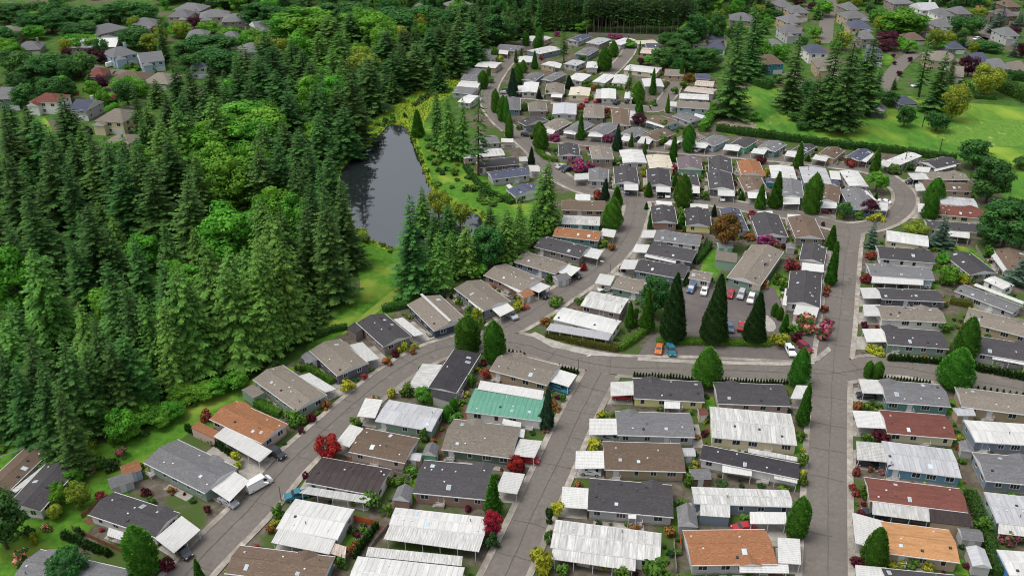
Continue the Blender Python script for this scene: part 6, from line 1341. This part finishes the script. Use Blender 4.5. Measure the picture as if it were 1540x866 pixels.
blooms('C0', 'fm', "260,750,40,60 545,755,40,50 570,200,20,60 600,205,18,50 275,195,25,40", "in the far part of the park"); blooms('C0', 'fr', "400,600,50,45 190,320,25,25 540,600,30,40 285,430,20,35", "in the far part of the park"); blooms('C0', 'fp', "850,400,35,30 540,625,25,35", "at the far lane corner"); blooms('C0', 'sy', "1010,385,25,35 445,530,30,40 985,490,35,40", "beside the far lanes"); blooms('C0', 'sg', "220,525,40,45 100,590,45,40 650,250,40,50 840,690,50,60 835,770,50,55 790,560,30,50 940,470,40,40 895,500,40,40 235,640,30,50 430,460,30,60 70,690,25,40", "in the far part of the park"); blooms('C0', 'so', "390,530,35,45 465,480,30,35 440,720,20,20", "beside the far homes")
blooms('B0', 'sy', "1090,370,35,40 1310,330,30,40", "on the far lane's pond side"); blooms('B0', 'fr', "1120,388,15,30 1165,422,12,40", "on the far lane's pond side"); blooms('D0', 'fw', "670,550,55,60 470,750,0,0 1165,70,40,60", "by the meadow's edge gardens"); blooms('A0', 'fr', "725,700,35,50 600,525,20,60 750,355,20,30", "in the gardens beyond the forest"); blooms('A0', 'sg', "670,370,25,40 705,360,25,40 735,375,22,40 510,335,30,50 480,440,40,50", "in the gardens beyond the forest")
# pond edge scrub
rs = random.Random(21)
for k in range(int(len(POND_P)*1.2)):
    i = rs.randrange(len(POND_P)); x, y = POND_P[i]; cx, cy = unp(590, 300); d = hypot(x-cx, y-cy); g = rs.uniform(.6, 3.0); x += (x-cx)/d*g; y += (y-cy)/d*g
    if any((x-a)**2+(y-b)**2 < 2.2**2 for a, b, r_ in TREES) or inside(POND_P, x, y): continue
    small(rs.choice(('wg', 'wd', 'sy', 'wg')), x, y, rs.uniform(.8, 1.8), rs.uniform(1.4, 2.8), "wild shrub on the pond's bank", "wild shrubs on the pond's bank")
for s, n in (("636,205 660,250 690,278 720,295 750,305", 40), ("650,225 680,262 712,286", 18), ("575,185 600,178 640,150 660,140", 16), ("0,665 70,670 150,672 232,632 330,578 445,545", 46)):
    P = smooth([unp(*p) for p in S(s)], 10)
    for k in range(n):
        a = rs.choice(P); x, y = a[0]+rs.gauss(0, 2), a[1]+rs.gauss(0, 2)
        if inside(POND_P, x, y) or inside(PARK_P, x, y) or any((x-c)**2+(y-d)**2 < 1.6**2 for c, d, r_ in TREES): continue
        q = "at the forest's foot" if s[0] == '0' else "in the pond meadow"; small(rs.choice(('wg', 'wg', 'wd')), x, y, rs.uniform(1, 2.6), rs.uniform(1.8, 3.8), f"wild green shrub {q}", f"wild green shrubs {q}")
# planted beds round every home
def blocked(x, y, pad=.5):
    for H in HOUSES:
        if abs(H['c'][0]-x)+abs(H['c'][1]-y) > 34: continue
        a, b = H['fr'].loc((x, y))
        if abs(a) < H['L']/2+pad-.3 and abs(b) < H['w']/2+pad-.3: return True
    if on_road(x, y, 1.3): return True
    return any(inside(W, x, y) for W in DRIVES) or inside(LOTP, x, y)
def patch(H, x0, x1, y0, y1, m, z, nm):
    c = [H['fr'].wld(p) for p in ((x0, y0), (x1, y0), (x1, y1), (x0, y1))]
    if any(on_road(x, y, .4) for x, y in c): return
    if sum(c[i-1][0]*c[i][1]-c[i][0]*c[i-1][1] for i in range(4)) < 0: c.reverse()
    b = MB(); b.hexa([(x, y, -.05) for x, y in c], [(x, y, z) for x, y in c], m); structure(nm, b)
for i, H in enumerate(HOUSES):
    if 'suburb' in H['root'].name or not inside(PARK_P, *H['c']): continue
    r = random.Random(i*3+2); L, w_ = H['L'], H['w']
    if H['near']:
        s = -1 if r.random() < .75 else 1; a = r.uniform(-.5, -.1)*L; patch(H, a, a+r.uniform(.35, .6)*L, s*(w_/2-.2), s*(w_/2+r.uniform(1.0, 1.8)), M_CONC, .05+.002*(i % 5), 'patio')
        e = r.choice((-1, 1)); patch(H, e*(L/2-.2), e*(L/2+r.uniform(1.2, 2.4)), -w_/2, r.uniform(-.1, .5)*w_, r.choice((M_BARK, M_CONC, M_LAWN)), .035+.002*(i % 7), 'garden_bed')
    n = 15 if H['near'] else 2
    for k in range(n):
        if r.random() < .6: x, y = r.uniform(-.52, .52)*L, r.choice((-1, 1))*(w_/2+r.uniform(.2, 1.5))
        else: x, y = r.choice((-1, 1))*(L/2+r.uniform(.3, 3.2)), r.uniform(-.6, .6)*w_
        X, Y = H['fr'].wld((x, y))
        if blocked(X, Y, .7) or any((X-c)**2+(Y-d)**2 < max(.55, rr_*.7)**2 for c, d, rr_ in TREES): continue
        key = r.choices(('sg', 'sd', 'sl', 'sy', 'sm', 'so', 'fp', 'fr', 'fw'), (12, 18, 18, 8, 8, 9, 2, 1, 2))[0]; q = r.uniform(.5, 1.35); lb = f"{KIND[key]['desc']} beside home {H['ref']}"
        small(key, X, Y, q, q*r.uniform(.9, 1.7), lb, f"{KIND[key]['desc']}s beside home {H['ref']}")

# last: things that still share a label are told apart by their order from the west
byl = {}
for o in list(COL.objects):
    if 'label' in o and 'category' in o: byl.setdefault(o['label'], []).append(o)
for lb, os_ in byl.items():
    while len(os_) > 1 and len(lb.split()) > 13 and lb.split()[0] in ('low', 'mid-height', 'tall', 'towering', 'broad', 'slim'): lb = lb.split(' ', 1)[1]
    if 1 < len(os_) <= len(ORD) and len(lb.split()) <= 13:
        os_.sort(key=lambda o: o.location.x)
        for k, o in enumerate(os_): o['label'] = f"{lb}, {ORD[k]} from west"
